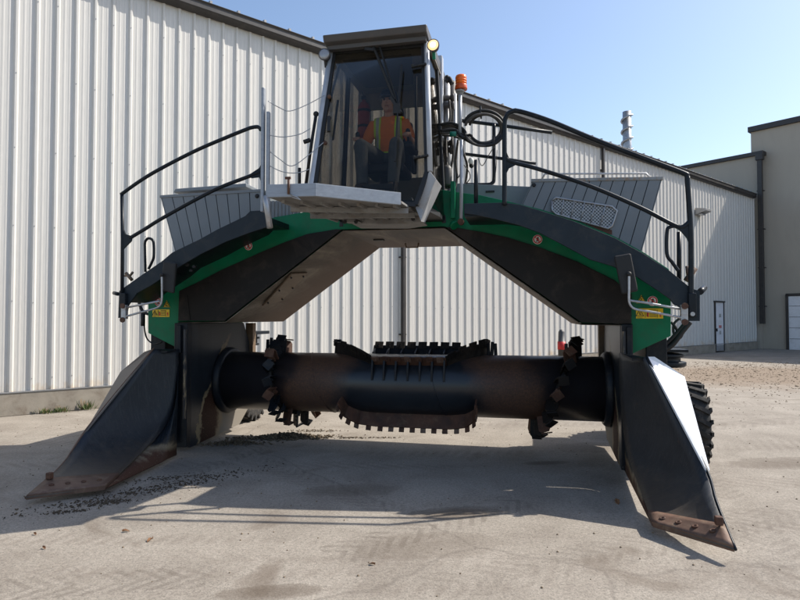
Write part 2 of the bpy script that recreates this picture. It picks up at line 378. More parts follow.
    # brown dirt far right
    sp = ns.new('ShaderNodeSeparateXYZ'); ln.new(tc.outputs['Object'], sp.inputs[0])
    dx = math_(ns, ln, 'SUBTRACT', sp.outputs[0], 11); dy = math_(ns, ln, 'SUBTRACT', sp.outputs[1], 17.0)
    dd = math_(ns, ln, 'SQRT', math_(ns, ln, 'ADD', math_(ns, ln, 'MULTIPLY', math_(ns, ln, 'MULTIPLY', dx, dx), .25), math_(ns, ln, 'MULTIPLY', dy, dy)))
    dv = math_(ns, ln, 'ADD', dd, math_(ns, ln, 'MULTIPLY', mid.outputs[0], 3.0))
    rd = ramp(ns, [(.34, .8), (.56, 0)]); ln.new(math_(ns, ln, 'MULTIPLY', dv, .1), rd.inputs[0])
    c = mixc(ns, ln, rd.outputs[0], c, (.2, .145, .098))
    ln.new(c, bs.inputs['Base Color']); bs.inputs['Roughness'].default_value = .9
    hh = math_(ns, ln, 'ADD', fine.outputs[0], math_(ns, ln, 'MULTIPLY', vf.outputs[0], .5))
    bump(ns, ln, hh, bs, .5, .008)
    return m
g = MB()
g.poly([(-600, -300, 0), (600, -300, 0), (600, 900, 0), (-600, 900, 0)])
g.build('ground', groundmat()); bpy.data.objects['ground']['kind'] = 'structure'

# --- the long ribbed warehouse
WA = math.atan2(.6455, .7638)
WP = Vector((-6.63, 9.95, 0))
WM = Matrix.Translation(WP) @ Matrix.Rotation(WA, 4, 'Z')     # local x along the wall, -y towards the yard
WI = WM.inverted()
def WL(px, py, y=0.0, x=None):
    d = WI.to_3x3() @ ray(px, py); c = WI @ CAM
    t = (y-c.y)/d.y if x is None else (x-c.x)/d.x
    return c + d*t
def clad():
    m, ns, ln, bs = newmat('off white ribbed steel')
    n1 = noise(ns, ln, 1.1, 6, .6, .2, (1.6, 1, .14)); n2 = noise(ns, ln, 14, 5, .6, 0, (4, 1, .3))
    c = mixc(ns, ln, n1.outputs[0], (.56, .54, .50), (.66, .638, .595))
    r2 = ramp(ns, [(.3, .82), (.6, 1.02)]); ln.new(n2.outputs[0], r2.inputs[0]); c = mixc(ns, ln, .45, c, r2.outputs[0], 'MULTIPLY')
    tc = ns.new('ShaderNodeTexCoord'); sp = ns.new('ShaderNodeSeparateXYZ'); ln.new(tc.outputs['Object'], sp.inputs[0])
    n3 = noise(ns, ln, 3, 6, .7, 0, (1, 1, .6))
    v = math_(ns, ln, 'SUBTRACT', math_(ns, ln, 'ADD', math_(ns, ln, 'MULTIPLY', n3.outputs[0], .9), 0), math_(ns, ln, 'MULTIPLY', sp.outputs[2], .55))
    rr = ramp(ns, [(.16, 0), (.36, .6)]); ln.new(v, rr.inputs[0])
    c = mixc(ns, ln, rr.outputs[0], c, (.5, .33, .16))
    ln.new(c, bs.inputs['Base Color']); bs.inputs['Roughness'].default_value = .42
    dn = noise(ns, ln, .9, 3, .5, .5, (1, 1, .5)); bump(ns, ln, dn.outputs[0], bs, .25, .03)
    return m
CLAD = clad()
CONC = paint('old plinth concrete', (.3, .265, .215), .9, 0, .2, (.16, .12, .085), .8, 2.5, .4, 50)
TRIM = paint('brown metal trim', (.034, .03, .028), .45, 0, .15, (.15, .12, .1), .2, 3)
ROOFM = paint('grey roof sheet', (.3, .3, .3), .45, .3, .15, (.2, .17, .14), .2, 2)
BEIGE = paint('beige panel', (.42, .37, .30), .8, 0, .06, (.32, .28, .22), .4, .5, .2, 30, (1, 1, .3))
DOORM = paint('white door paint', (.78, .78, .8), .4, 0, .05, (.35, .33, .3), .3, 3)
wh = empty('warehouse', WM, 'long off white warehouse clad in ribbed steel with a brown gutter, running behind the machine', 'building')
WALLH = 7.9; PL = .38; T0, T1 = -13.0, 33.0
sp_ = .305
door_t = (WL(715.5, 340).x, WL(724.5, 340).x); DH = 2.28
def cladding(t0, t1, z0, z1):
    prof = []; t = t0
    while t < t1-1e-6:
        for a, d in ((0, 0), (.028, -.034), (.062, -.034), (.09, 0), (.135, 0), (.150, -.0028), (.165, -.0028), (.18, 0), (.222, 0), (.237, -.0028), (.252, -.0028), (.267, 0)):
            if t+a < t1: prof.append((t+a, d))
        t += sp_
    prof.append((t1, 0))
    lo = [mb.bm.verts.new((x, y, z0)) for x, y in prof]; hi = [mb.bm.verts.new((x, y, z1)) for x, y in prof]
    for i in range(len(prof)-1): mb.bm.faces.new((lo[i], lo[i+1], hi[i+1], hi[i]))
mb = MB()
d0 = T0+round((door_t[0]-T0)/sp_)*sp_-.05; d1 = d0+.95
cladding(T0, d0-.03, PL+.02, WALLH); cladding(d0-.03, d1+.03, DH+.06, WALLH); cladding(d1+.03, T1, PL+.02, WALLH)
cl = mb.build('wall_cladding', CLAD, wh)
mb = MB(); mb.box(((T0+T1)/2, 7.6, WALLH/2), (T1-T0-.1, 14.8, WALLH-.1)); mb.build('building_core', BEIGE, wh)
mb = MB()
for a, b in ((T0, d0-.03), (d1+.03, T1)): mb.box(((a+b)/2, .07, PL/2), (b-a, .24, PL))
mb.build('plinth', CONC, wh, .01)
mb = MB(); mb.box(((T0+T1)/2, -.035, PL+.012), (T1-T0, .05, .02)); mb.build('drip_flashing', ROOFM, wh)
# gutter: profiled trough + fascia
mb = MB(); gp = [(-.02, WALLH-.1), (-.16, WALLH-.08), (-.2, WALLH-.02), (-.2, WALLH+.08), (-.23, WALLH+.12), (-.2, WALLH+.14), (-.14, WALLH+.13), (-.02, WALLH+.13)]
mb.prism([(T0, y, z) for y, z in gp], (T1-T0-.3, 0, 0)); mb.build('gutter', TRIM, wh, .008)
mb = MB()
mb.loft([(T0, -.12, WALLH+.135), (T0, -.12, WALLH+.16), (T0, 15, WALLH+1.3), (T0, 15, WALLH+1.25)], [(T1-.2, -.12, WALLH+.135), (T1-.2, -.12, WALLH+.16), (T1-.2, 15, WALLH+1.3), (T1-.2, 15, WALLH+1.25)])
t = T0
while t < T1-.4:
    mb.loft([(t, -.16, WALLH+.15), (t+.05, -.16, WALLH+.15), (t+.05, -.16, WALLH+.21), (t, -.16, WALLH+.21)], [(t, 15, WALLH+1.28), (t+.05, 15, WALLH+1.28), (t+.05, 15, WALLH+1.36), (t, 15, WALLH+1.36)]); t += .61
mb.build('roof', ROOFM, wh)
# downspouts
for px in (401, 602):
    a = WL(px, 300).x; mb = MB()
    mb.box((a, -.1, (WALLH+.3)/2-.1), (.1, .1, WALLH-.35)); 
    for z in (1.2, 3.2, 5.2, 7.0): mb.box((a, -.06, z), (.16, .14, .04))
    mb.build('downspout', TRIM, wh, .008)
# cladding screws: rows of small dark heads
mb = MB(); rng = random.Random(3)
for zrow in (.6, 1.9, 3.2, 4.5, 5.8, 7.1):
    t = T0+.045
    while t < 20:
        if rng.random() < .75: mb.box((t, -.036, zrow+rng.uniform(-.03, .03)), (.012, .008, .012))
        t += sp_
tag(mb.build('screw', ROOFM, wh), kind='stuff')
# personnel door
mb = MB(); mb.box(((d0+d1)/2, -.005, DH/2+.06), (d1-d0-.04, .05, DH-.02)); dr = mb.build('door', DOORM, wh, .006)
mb = MB(); mb.box(((d0+d1)/2, -.02, DH+.09), (d1-d0+.16, .14, .07)); 
for a in (d0, d1): mb.box((a, -.02, DH/2+.06), (.035, .1, DH))
mb.build('door_frame', TRIM, dr, .006)
mb = MB(); mb.box((d0+.12, -.05, 1.05), (.05, .06, .14)); mb.build('door_handle', BLACK, dr)
mb = MB(); mb.box(((d0+d1)/2, -.035, .2), (d1-d0-.1, .01, .28)); mb.build('kick_plate', STEEL, dr)
for z, h, w, mt in ((1.72, .2, .3, LBLACK), (1.42, .16, .34, WHITE), (1.2, .16, .4, RED), (.92, .2, .26, LBLACK)):
    mb = MB(); mb.box(((d0+d1)/2+.05, -.035, z), (w, .008, h)); mb.build('notice', WHITE, dr)
    mb = MB()
    for k in range(4): mb.box(((d0+d1)/2+.05, -.041, z+h*.3-k*h*.2), (w*.75, .004, h*.09 if mt is not RED else h*.14))
    mb.build('notice_print', mt, dr)
# wall lamp
a = WL(697, 213); mb = MB(); mb.box((a.x, -.12, a.z+.05), (.2, .2, .12)); mb.loft([(a.x-.28, -.5, a.z+.02), (a.x+.3, -.5, a.z+.02), (a.x+.3, -.5, a.z+.12), (a.x-.28, -.5, a.z+.12)], [(a.x-.28, -.03, a.z-.12), (a.x+.3, -.03, a.z-.12), (a.x+.3, -.03, a.z+.2), (a.x-.28, -.03, a.z+.2)])
wl = mb.build('wall_lamp', ROOFM, wh, .01)
mb = MB(); mb.box((a.x, -.2, a.z-.1), (.36, .2, .06)); mb.build('lamp_lens', LAMPOFF, wl)
# roof stack with spiral wrap
sy = 3.0; a = WL(627, 130, sy); mb = MB(); ztop = WL(627, 112, sy).z
mb.lathe([(.0, WALLH), (.2, WALLH), (.2, ztop), (.0, ztop)], (a.x, sy, 0), (0, 0, 1), 20)
stk = mb.build('roof_stack', STEEL, wh)
mb = MB(); pts = [(a.x+.25*math.cos(u*.35), sy+.25*math.sin(u*.35), WALLH+.3+u*(ztop-WALLH-.3)/110) for u in range(110)]
mb.tube(pts, .05, 6); mb.build('spiral_strake', STEEL, stk)

# --- taller beige building closing the yard
BM_ = WM @ Matrix.Translation((T1, 0, 0))
bb = empty('beige_building', BM_, 'taller beige panel building closing the far right end of the yard, in shade', 'building')
mb = MB(); mb.box((5, 8.95, 5.05), (9.9, 18.2, 10.1)); mb.build('low_wing', BEIGE, bb)
mb = MB(); mb.box((5, 8.9, 10.19), (10.2, 18.7, .2)); mb.build('low_coping', TRIM, bb, .01)
mb = MB(); mb.box((7.0, -15.22, 5.75), (13.2, 31.0, 11.5)); mb.build('high_wing', BEIGE, bb)
mb = MB(); mb.box((7.0, -15.22, 11.62), (13.5, 31.2, .28)); mb.build('high_coping', TRIM, bb, .01)
mb = MB()
for y in range(-27, 0, 3): mb.box((.393, y+.6, 5.7), (.006, .025, 11.3))
mb.build('panel_joint', plain('joint', (.2, .18, .15), .9), bb)
mb = MB(); mb.box((-.1, -.3, 5.6), (.18, .22, 8.6)); mb.box((-.1, -.3, 9.95), (.3, .34, .3))
for z in (2.2, 4.2, 6.2, 8.2): mb.box((-.02, -.3, z), (.2, .34, .05))
mb.build('rain_pipe', TRIM, bb, .01)
mb = MB(); dwy = (WI @ BM_ @ Vector((0, 0, 0))); 
yd = WL(789.5, 330, x=T1+.38).y
mb.box((.34, yd-1.4, 1.35), (.1, 2.8, 2.7)); gd = mb.build('loading_door', DOORM, bb, .01)
mb = MB(); mb.box((.33, yd+.06, 1.4), (.18, .12, 2.8)); mb.box((.33, yd-1.4, 2.78), (.18, 3.0, .12)); mb.build('door_frame', TRIM, gd)
mb = MB()
for z in (.55, 1.1, 1.65, 2.2): mb.box((.285, yd-1.4, z), (.012, 2.75, .02))
mb.build('panel_line', TRIM, gd)
mb = MB(); mb.box((.33, yd+1.6, .62), (.1, .18, .12)); mb.build('wall_outlet', BLACK, bb)

# ================================================================== WINDROW TURNER
wt = empty('windrow_turner', MW, 'large green and dark navy arched compost windrow turner with raised cab and spiked drum', 'compost turner')
YB = 1.75           # back of the tunnel
SX0 = P(190, 400, y=0).x; SX1 = P(621, 400, y=0).x
# arch body (green)
top_left = [(148, 333), (148, 297), (163, 277), (200, 252), (240, 230), (275, 217), (310, 211), (345, 209), (425, 206), (438, 189), (453, 191.5), (464, 193), (480, 195), (507, 201), (540, 209), (572, 218.5), (615, 236.5), (645, 253), (669, 269), (671, 300), (671, 336), (632, 354)]
inner = [(632, 324), (582, 323), (445, 226.5), (342, 229.5), (225, 321), (178, 321.5), (177, 348)]
outl = pxs(top_left+inner, y=.03)
mb = MB(); mb.prism(outl, (0, YB-.03, 0)); mb.build('arch_frame', GREEN, wt, .006)
# dark front plates
lp = [(178, 320.8), (179, 291), (200, 281), (220, 270.5), (240, 261.5), (260, 252.5), (285, 242), (307, 234), (336, 229.2), (341.5, 229.6), (224.5, 320.8)]
rp = [(445.5, 227), (457, 227.8), (482, 232), (507, 237.3), (540, 247.5), (577, 261.5), (615, 280.5), (631.5, 294.5), (631.5, 324), (582, 322.6)]
mb = MB(); mb.prism(pxs(lp, y=0), (0, .027, 0)); fl_ = mb.build('front_plate', BLACKP, wt, .004)
mb = MB(); mb.prism(pxs(rp, y=0), (0, .027, 0)); fr_ = mb.build('front_plate', BLACKP, wt, .004)
# small recess plate on the left one, weld seams
mb = MB()
for a, b in (((187, 295), (190, 320)), ((190, 286.5), (208, 283))): mb.bar(P(*a, y=-.004), P(*b, y=-.004), .008)
mb.build('weld_seam', BLACKP, fl_)
# tunnel lining: one folded sheet following the opening, running to the back
ip = pxs([(178, 322.2), (225.6, 321.6), (342.5, 230.3), (444.5, 227.3), (581.5, 323.8), (632, 325)], y=0)
zT = ip[2].z
prof = [(p.x, p.z) for p in ip]
mb = MB(); A = [(x, .003, z) for x, z in prof] + [(x, .003, z+.014) for x, z in prof[::-1]]
cx_, cz_ = (prof[0][0]+prof[-1][0])/2, 0
mb.loft([(x, .0, z-.004) for x, z in prof]+[(x, .0, z-.012) for x, z in prof[::-1]], [(x, YB, z-.004) for x, z in prof]+[(x, YB, z-.012) for x, z in prof[::-1]])
lining = mb.build('tunnel_lining', LINING, wt)
# bolted access panel on the left shoulder
def onplane(a, b, c):
    n = (b-a).cross(c-a).normalized(); return (a, n)
pa, pb = Vector((prof[1][0], 0, prof[1][1]-.02)), Vector((prof[2][0], 0, prof[2][1]-.02))
plS = onplane(pa, pb, pa+EY)
quad = [P(a, b, pl=plS) for a, b in ((262, 305), (291, 273), (307, 272), (281, 300))]
nS = plS[1] if plS[1].z < 0 else -plS[1]
mb = MB(); mb.prism(quad, nS*.018); ap = mb.build('access_panel', BRONZE, lining, .003)
for u in (.1, .5, .9):
    for w in (.12, .88):
        mb = MB(); p = quad[0].lerp(quad[1], u).lerp(quad[3].lerp(quad[2], u), w); mb.lathe([(.012, 0), (.01, .02)], p+nS*.016, nS, 8)
        mb.build('panel_bolt', BLACK, lining)
# slot and loop in the tunnel roof
mb = MB(); c = P(379, 240, z=zT-.02); mb.box(c, (.13, .09, .02)); mb.build('roof_slot', BLACK, lining)
mb = MB(); c = P(412, 243, z=zT-.03)
mb.tube([c+Vector(v) for v in ((-.09, 0, 0), (-.08, 0, -.06), (.08, 0, -.06), (.09, 0, 0))], .01, 8); mb.build('lifting_loop', BRONZE, lining)
# side walls
HUBY = .95; HUBZ = .775
SWM = scraped('scraped side wall', (HUBY, HUBZ))
zl = prof[0][1]
def sidewall(x, th):
    pts = [(x, 0.02, .03), (x, .02, zl-.016), (x, YB-.35, zl-.016), (x, YB-.05, zl-.5), (x, YB-.05, .38), (x, YB-.45, .1)]
    mb = MB(); mb.prism(pts, (th, 0, 0)); return mb.build('side_wall', SWM, wt, .004)
swl = sidewall(SX0, -.05); swr = sidewall(SX1, .05)
for sw, x, s in ((swl, SX0, 1), (swr, SX1, -1)):
    mb = MB(); mb.lathe([(.40, 0), (.45, 0), (.455, .03), (.44, .07), (.42, .09), (.40, .09)], (x, HUBY, HUBZ), (s, 0, 0), 48)
    mb.build('bearing_ring', NAVY, sw)
    # rear liner pillar
    mb = MB(); mb.box((x-s*.0, YB-.12, zl/2+.15), (.12, .1, zl-.35)); mb.build('rear_post', BRONZE, sw, .004)
# front leg posts
for side, pl_ in ((0, (177, 190)), (1, (621, 632))):
    a = P(pl_[0], 330, y=-.02).x; b = P(pl_[1], 330, y=-.02).x
    mb = MB(); mb.box(((a+b)/2, -.03, (zl+.0)/2+.02), (b-a, .1, zl-.06)); lg = mb.build('leg_post', NAVY, wt, .01)
    mb = MB(); xx = b-.02 if side == 0 else a+.02
    mb.box((xx, -.09, .95), (.03, .04, 1.1)); mb.build('wear_strip', SHOESTRIP, lg, .004)
    mb = MB(); mb.box((xx+(-.07 if side == 0 else .05), -.1, 1.38), (.05, .05, .34)); mb.build('hinge_block', NAVY, lg, .006)
# outer leg boxes (hold the wheels)
for s, x in ((-1, P(150, 330, y=.3).x), (1, P(668, 330, y=.3).x)):
    mb = MB(); mb.box((x-s*.12, .95, 1.22), (.22, 1.3, .55)); mb.build('wheel_beam', NAVY, wt, .01)

# ---- deflector shoes. (x, y, z) rails of the ploughshare, mirrored about the middle
def shoe(s, pts, nm):
    """s: -1 left, +1 right ; pts in machine coordinates"""
    it, ot = pts['it'], pts['ot']            # inner top, outer top of face
    ib, tip_i, tip_o = pts['ib'], pts['tip_i'], pts['tip_o']
    # left and right border curves of the curved face, from top to blade
    inner_c = catmull([it]+pts['inner']+[tip_i], 6); outer_c = catmull([ot]+pts['outer']+[tip_o], 6)
    n = 28
    def samp(c, t):
        L = [0]
        for i in range(1, len(c)): L.append(L[-1]+(c[i]-c[i-1]).length)
        d = t*L[-1]
        for i in range(1, len(c)):
            if L[i] >= d-1e-9:
                k = (d-L[i-1])/max(1e-9, L[i]-L[i-1]); return c[i-1].lerp(c[i], k)
        return c[-1]
    mb = MB(); rows = []
    for i in range(n+1):
        t = i/n; a = samp(inner_c, t); b = samp(outer_c, t)
        row = []
        for j in range(9):
            u = j/8; p = a.lerp(b, u)
            bul = math.sin(PI*u)*math.sin(PI*min(1, t*1.05))*.05
            row.append(mb.bm.verts.new(p+Vector((0, bul, -bul*.5))))
        rows.append(row)
    for i in range(n):
        for j in range(8): mb.bm.faces.new((rows[i][j], rows[i][j+1], rows[i+1][j+1], rows[i+1][j])).smooth = True
    o = mb.build('deflector_shoe', SHOEF, wt); so = o.modifiers.new('t', 'SOLIDIFY'); so.thickness = .02; so.offset = -1 if s > 0 else 1
    # inner side strip (vertical plate between face edge and side wall plane, worn)
    mb = MB(); m2 = 20
    lo = [pts['ib'].lerp(tip_i, k/m2) for k in range(m2+1)]
    vs = []
    for k in range(m2+1):
        t = k/m2; a = samp(inner_c, t)
        b = Vector((a.x+s*-.03, a.y+.02, 0)); 
        g_ = pts['ib'].lerp(tip_i, t)
        vs.append((mb.bm.verts.new(a+Vector((0, .012, 0))), mb.bm.verts.new(g_)))
    for k in range(m2): mb.bm.faces.new((vs[k][0], vs[k][1], vs[k+1][1], vs[k+1][0])).smooth = True
    q = mb.build('shoe_side_plate', SHOE, o); so = q.modifiers.new('t', 'SOLIDIFY'); so.thickness = .015; so.offset = 0
    # outer flank: folded plate from the face's outer border, back and down
    fl = pts['flank']; mb = MB()
    ec = [samp(outer_c, t) for t in pts['ft']]
    for k in range(len(fl)-1):
        if (ec[k+1]-fl[k+1]).length < .02: mb.poly([ec[k], ec[k+1], fl[k]])
        else: mb.poly([ec[k], ec[k+1], fl[k+1], fl[k]])
    bmesh.ops.remove_doubles(mb.bm, verts=mb.bm.verts, dist=.001)
    q = mb.build('shoe_flank', pts['fm'], o); so = q.modifiers.new('t', 'SOLIDIFY'); so.thickness = .014; so.offset = 0
    # top cap and back plate
    mb = MB(); mb.prism([it, ot, fl[0], Vector((it.x, fl[0].y, it.z-.01))], (0, 0, -.02)); mb.build('shoe_top_plate', NAVY, o)
    mb = MB(); mb.prism([(it.x, -.13, it.z-.03), (it.x+s*.12, -.13, it.z-.05), (it.x+s*.3, -.13, it.z-.3), (it.x+s*.3, -.13, .25), (it.x, -.13, .1)], (0, .02, 0)); mb.build('shoe_back_plate', NAVY, o)
    # outer rim bar
    mb = MB(); mb.tube([samp(outer_c, t)+Vector((s*.004, 0, .008)) for t in [k/30 for k in range(31)]], .011, 6); mb.build('rim_bar', BLADE if s < 0 else RAIL, o)
    # cutting edge
    a1, b1 = samp(inner_c, pts['bl'][0]), samp(outer_c, pts['bl'][1])
    nn = (b1-a1).cross(tip_i-a1).normalized(); nn = nn if nn.z > 0 else -nn
    off = nn*.016; mb = MB(); grid = []
    for i in range(5):
        u = i/4; a = samp(inner_c, pts['bl'][0]+(1-pts['bl'][0])*u); b = samp(outer_c, pts['bl'][1]+(1-pts['bl'][1])*u)
        grid.append([a.lerp(b, k/10) for k in range(11)])
    top = [[mb.bm.verts.new(p+nn*.034) for p in r] for r in grid]; bot = [[mb.bm.verts.new(p+nn*.004-V((0, 0, .012))) for p in r] for r in grid]
    for i in range(4):
        for k in range(10):
            mb.bm.faces.new((top[i][k], top[i][k+1], top[i+1][k+1], top[i+1][k])).smooth = True; mb.bm.faces.new((bot[i][k+1], bot[i][k], bot[i+1][k], bot[i+1][k+1]))
    for k in range(10): mb.bm.faces.new((top[0][k+1], top[0][k], bot[0][k], bot[0][k+1])); mb.bm.faces.new((top[4][k], top[4][k+1], bot[4][k+1], bot[4][k]))
    for i in range(4): mb.bm.faces.new((top[i][0], top[i+1][0], bot[i+1][0], bot[i][0])); mb.bm.faces.new((top[i+1][10], top[i][10], bot[i][10], bot[i+1][10]))
    ce = mb.build('cutting_edge', BLADE, o)
    for k in range(4):
        mb = MB(); p = grid[2][1].lerp(grid[2][9], (k+.4)/3.8)+nn*.03
        mb.lathe([(.024, 0), (.022, .012), (.012, .013), (.01, .004)], p, nn, 12)
        mb.build('edge_bolt', RUST, ce)
    mb = MB(); mb.box(b1+off+nn*.04+Vector((-s*.03, 0, 0)), (.05, .05, .06)); mb.build('edge_lug', RUST, ce, .008)
    return o
V = Vector
# right shoe
R = {}
R['it'] = P(621, 353, y=-.14); R['ot'] = P(646, 357, y=-.9)
R['tip_i'] = P(653, 526, z=.07); R['tip_o'] = P(735, 551, z=.09)
R['ib'] = P(625, 470, z=.03)
R['inner'] = [P(622, 400, y=-.3), P(628, 450, y=-.55), P(640, 488, y=-1.1)]
R['outer'] = [P(676, 415, y=-1.15), P(706, 470, y=-1.55), P(716, 503, y=-1.9)]
R['flank'] = [P(654, 357, y=-.85), P(684, 377, y=-.7), P(709, 470, y=-1.5)]
R['ft'] = (0, .03, .60); R['bl'] = (.90, .90); R['fm'] = paint('painted sky glare flank', (.5, .53, .58), .38, .4, .15, (.3, .28, .25), .2, 3)  # near-white flank colour paints in the glare of the bright sky
shr = shoe(1, R, 'r')
L = {}
L['it'] = P(178, 349, y=-.12); L['ot'] = P(154, 349, y=-.4)
L['tip_i'] = P(105, 489, z=.06); L['tip_o'] = P(26, 499, z=.06)
L['ib'] = P(176, 455, z=.03)
L['inner'] = [P(176, 398, y=-.2), P(164, 428, y=-.42), P(140, 455, y=-.95)]
L['outer'] = [P(120, 389, y=-.8), P(86, 431, y=-1.25), P(62, 466, y=-1.7)]
L['flank'] = [P(145, 352, y=-.35), P(121, 372, y=-.25), P(88, 428, y=-1.2)]
L['ft'] = (0, .03, .55); L['bl'] = (.86, .86); L['fm'] = paint('matt brown flank', (.1, .085, .075), .5, 0, .15, (.2, .17, .14), .3, 3)
shl = shoe(-1, L, 'l')

# ---- drum
DR = .392
xl, xr = SX0+.0, SX1-.0
drum_e = MB(); drum_e.lathe([(.35, .0), (.35, .05), (DR, .055), (DR, xr-xl-.055), (.35, xr-xl-.05), (.35, xr-xl)], (xl, HUBY, HUBZ), (1, 0, 0), 64)
drum = drum_e.build('drum', DRUM, wt)
def DP(x, th, r):
    a = math.radians(th); return V((x, HUBY-math.cos(a)*r, HUBZ+math.sin(a)*r))
def dx_at(px, py, th, r):
    y = HUBY-math.cos(math.radians(th))*r; return P(px, py, y=y).x
def flight(path, h=.16, th=.018, teeth=None, mat=None, tooth_h=.07, tw=.06, lean=0, tm=None):
    """a fin standing on the drum along path [(x, angle)], with bolted tooth plates"""
    pts = []
    for (x0, a0), (x1, a1) in zip(path[:-1], path[1:]):
        n = max(2, int(abs(a1-a0)/6)+1, int(abs(x1-x0)/.06))
        for k in range(n): pts.append((x0+(x1-x0)*k/n, a0+(a1-a0)*k/n))
    pts.append(path[-1])
    mb = MB(); prev = None
    for x, a in pts:
        i = pts.index((x, a)); q = pts[min(i+1, len(pts)-1)]; p = pts[max(i-1, 0)]
        d = DP(q[0], q[1], DR+h/2)-DP(p[0], p[1], DR+h/2); nrm = (DP(x, a, 1)-DP(x, a, 0)); w = d.cross(nrm).normalized()*th/2
        A = DP(x, a, DR-.01); B = DP(x, a, DR+h)
        ring = [mb.bm.verts.new(v) for v in (A-w, A+w, B+w, B-w)]
        if prev:
            for k in range(4): mb.bm.faces.new((prev[k], prev[(k+1) % 4], ring[(k+1) % 4], ring[k]))
        else: mb.bm.faces.new(ring[::-1])
        prev = ring
    mb.bm.faces.new(prev)
    o = mb.build('drum_flight', mat or RUST, drum)
    tot = len(pts); nt = teeth
    for k in range(nt):
        t = (k+.5)/nt*(tot-1); i = int(t); fr = t-i; j = min(i+1, tot-1)
        x = pts[i][0]*(1-fr)+pts[j][0]*fr; a = pts[i][1]*(1-fr)+pts[j][1]*fr
        pj, pi_ = pts[min(i+1, tot-1)], pts[max(i-1, 0)]
        d = (DP(pj[0], pj[1], DR+h)-DP(pi_[0], pi_[1], DR+h)).normalized(); nrm = (DP(x, a, 1)-DP(x, a, 0)).normalized()
        w = d.cross(nrm).normalized(); tilt = random.uniform(-.12, .12)+lean
        Rm = Matrix((d, w, nrm)).transposed() @ Euler((tilt, 0, random.uniform(-.08, .08))).to_matrix()
        mb = MB(); c = DP(x, a, DR+h-.02+tooth_h/2)+w*(th*.5+.009)
        mb.box(c, (tw, .018, tooth_h+.07), Rm)
        mb.box(c+w*.012-nrm*.02, (.016, .014, .016), Rm); mb.box(c+w*.012+nrm*.012, (.016, .014, .016), Rm)
        mb.build('tooth', tm or (RUST if k % 3 else BLADE), drum, .003)
    return o
def paddles(path, n, w_, h_, mat, seed=1):
    """separate bolted paddle plates standing on the drum along a helix"""
    rg = random.Random(seed); L_ = [0]
    for (x0, a0), (x1, a1) in zip(path[:-1], path[1:]): L_.append(L_[-1]+math.hypot(x1-x0, math.radians(a1-a0)*DR))
    for k in range(n):
        d = (k+.5)/n*L_[-1]; i = max(j for j in range(len(L_)-1) if L_[j] <= d); t = (d-L_[i])/(L_[i+1]-L_[i])
        x = path[i][0]*(1-t)+path[i+1][0]*t; a = path[i][1]*(1-t)+path[i+1][1]*t
        nrm = (DP(x, a, 1)-DP(x, a, 0)).normalized(); ax = V((1, 0, 0)); tn = nrm.cross(ax)
        tw = (-1 if k % 2 else 1)*rg.uniform(.1, .45)+.6
        u = ax*math.cos(tw)+tn*math.sin(tw); v = nrm.cross(u)
        lean = rg.uniform(-.25, .25)
        Rm = Matrix((u, v, nrm)).transposed() @ Euler((lean, rg.uniform(-.15, .15), 0)).to_matrix()
        hh = h_*rg.uniform(.88, 1.12); c = DP(x, a, DR+hh/2-.02)
        mb = MB(); q = [(-w_/2, 0, -hh/2), (w_/2, 0, -hh/2), (w_/2, 0, hh*.3), (w_*.32, 0, hh/2), (-w_*.3, 0, hh/2), (-w_/2, 0, hh*.36)]
        mb.prism([c+Rm @ V(p) for p in q], Rm @ V((0, .018, 0)))
        mb.box(c+Rm @ V((0, -.02, -hh*.28)), (w_*.5, .04, hh*.4), Rm)
        mb.box(c+Rm @ V((0, -.045, hh*.46)), (w_*.8, .11, .016), Rm @ Euler((.45, 0, rg.uniform(-.3, .3))).to_matrix())
        for dz in (-.02, .03): mb.box(c+Rm @ V((w_*.2, .022, dz)), (.02, .014, .02), Rm)
        mb.build('tooth', mat if k % 3 else RUST, drum, .004)
# left helix
x1 = dx_at(283, 352, 92, DR); x2 = dx_at(266, 375, 0, DR+.18); x3 = dx_at(293, 425, -78, DR+.2)
HL = [(x1+.02, 118), (x1-.03, 80), (x2-.02, 20), (x2+.02, -10), (x3-.08, -60), (x3+.1, -110), (x3+.2, -150)]
flight(HL, .045, .03, 0, BLACKP); paddles(HL, 14, .15, .23, NAVY, 4)
# centre left strip: from the back over the top and down to the bracket row
xa = dx_at(336, 345, 92, DR+.05); xb = dx_at(371, 365, 42, DR+.08)
xc = dx_at(446, 367, 42, DR+.08); xd = dx_at(487, 350, 95, DR+.05)
flight([(xa-.01, 110), (xa+.02, 88), (xb, 45)], .15, .03, 5, BLACKP, .02, .11, 0, BLACKP)
flight([(xb, 45), (xc, 45)], .13, .022, 7, RUST, .02, .085)
flight([(xc, 45), (xd-.08, 80), (xd, 108)], .15, .03, 6, BLACKP, .04, .11, 0, BLACKP)
# brackets under the centre row
for k in range(7):
    x = xb+.02+(xc-xb-.04)*k/6; mb = MB()
    mb.prism([DP(x-.012, 44, DR+.11), DP(x-.012, 30, DR+.055), DP(x-.012, 12, DR+.012), DP(x-.012, 12, DR-.01), DP(x-.012, 44, DR-.01)], (.024, 0, 0)); mb.build('bracket', NAVY, drum, .003)
# row on the back of the drum, seen over its top
y0 = HUBY+.2
xe = dx_at(374, 345, 125, DR+.1); xf = dx_at(462, 345, 125, DR+.1)
flight([(xe, 122), (xf, 122)], .17, .05, 8, NAVY, .035, .115, 0, BLACKP)
for k in range(7):
    x = xe+.03+(xf-xe-.06)*k/6; mb = MB(); mb.prism([DP(x-.01, 121, DR+.16), DP(x-.01, 104, DR+.02), DP(x-.01, 104, DR-.01), DP(x-.01, 121, DR-.01)], (.02, 0, 0)); mb.build('bracket', NAVY, drum, .003)
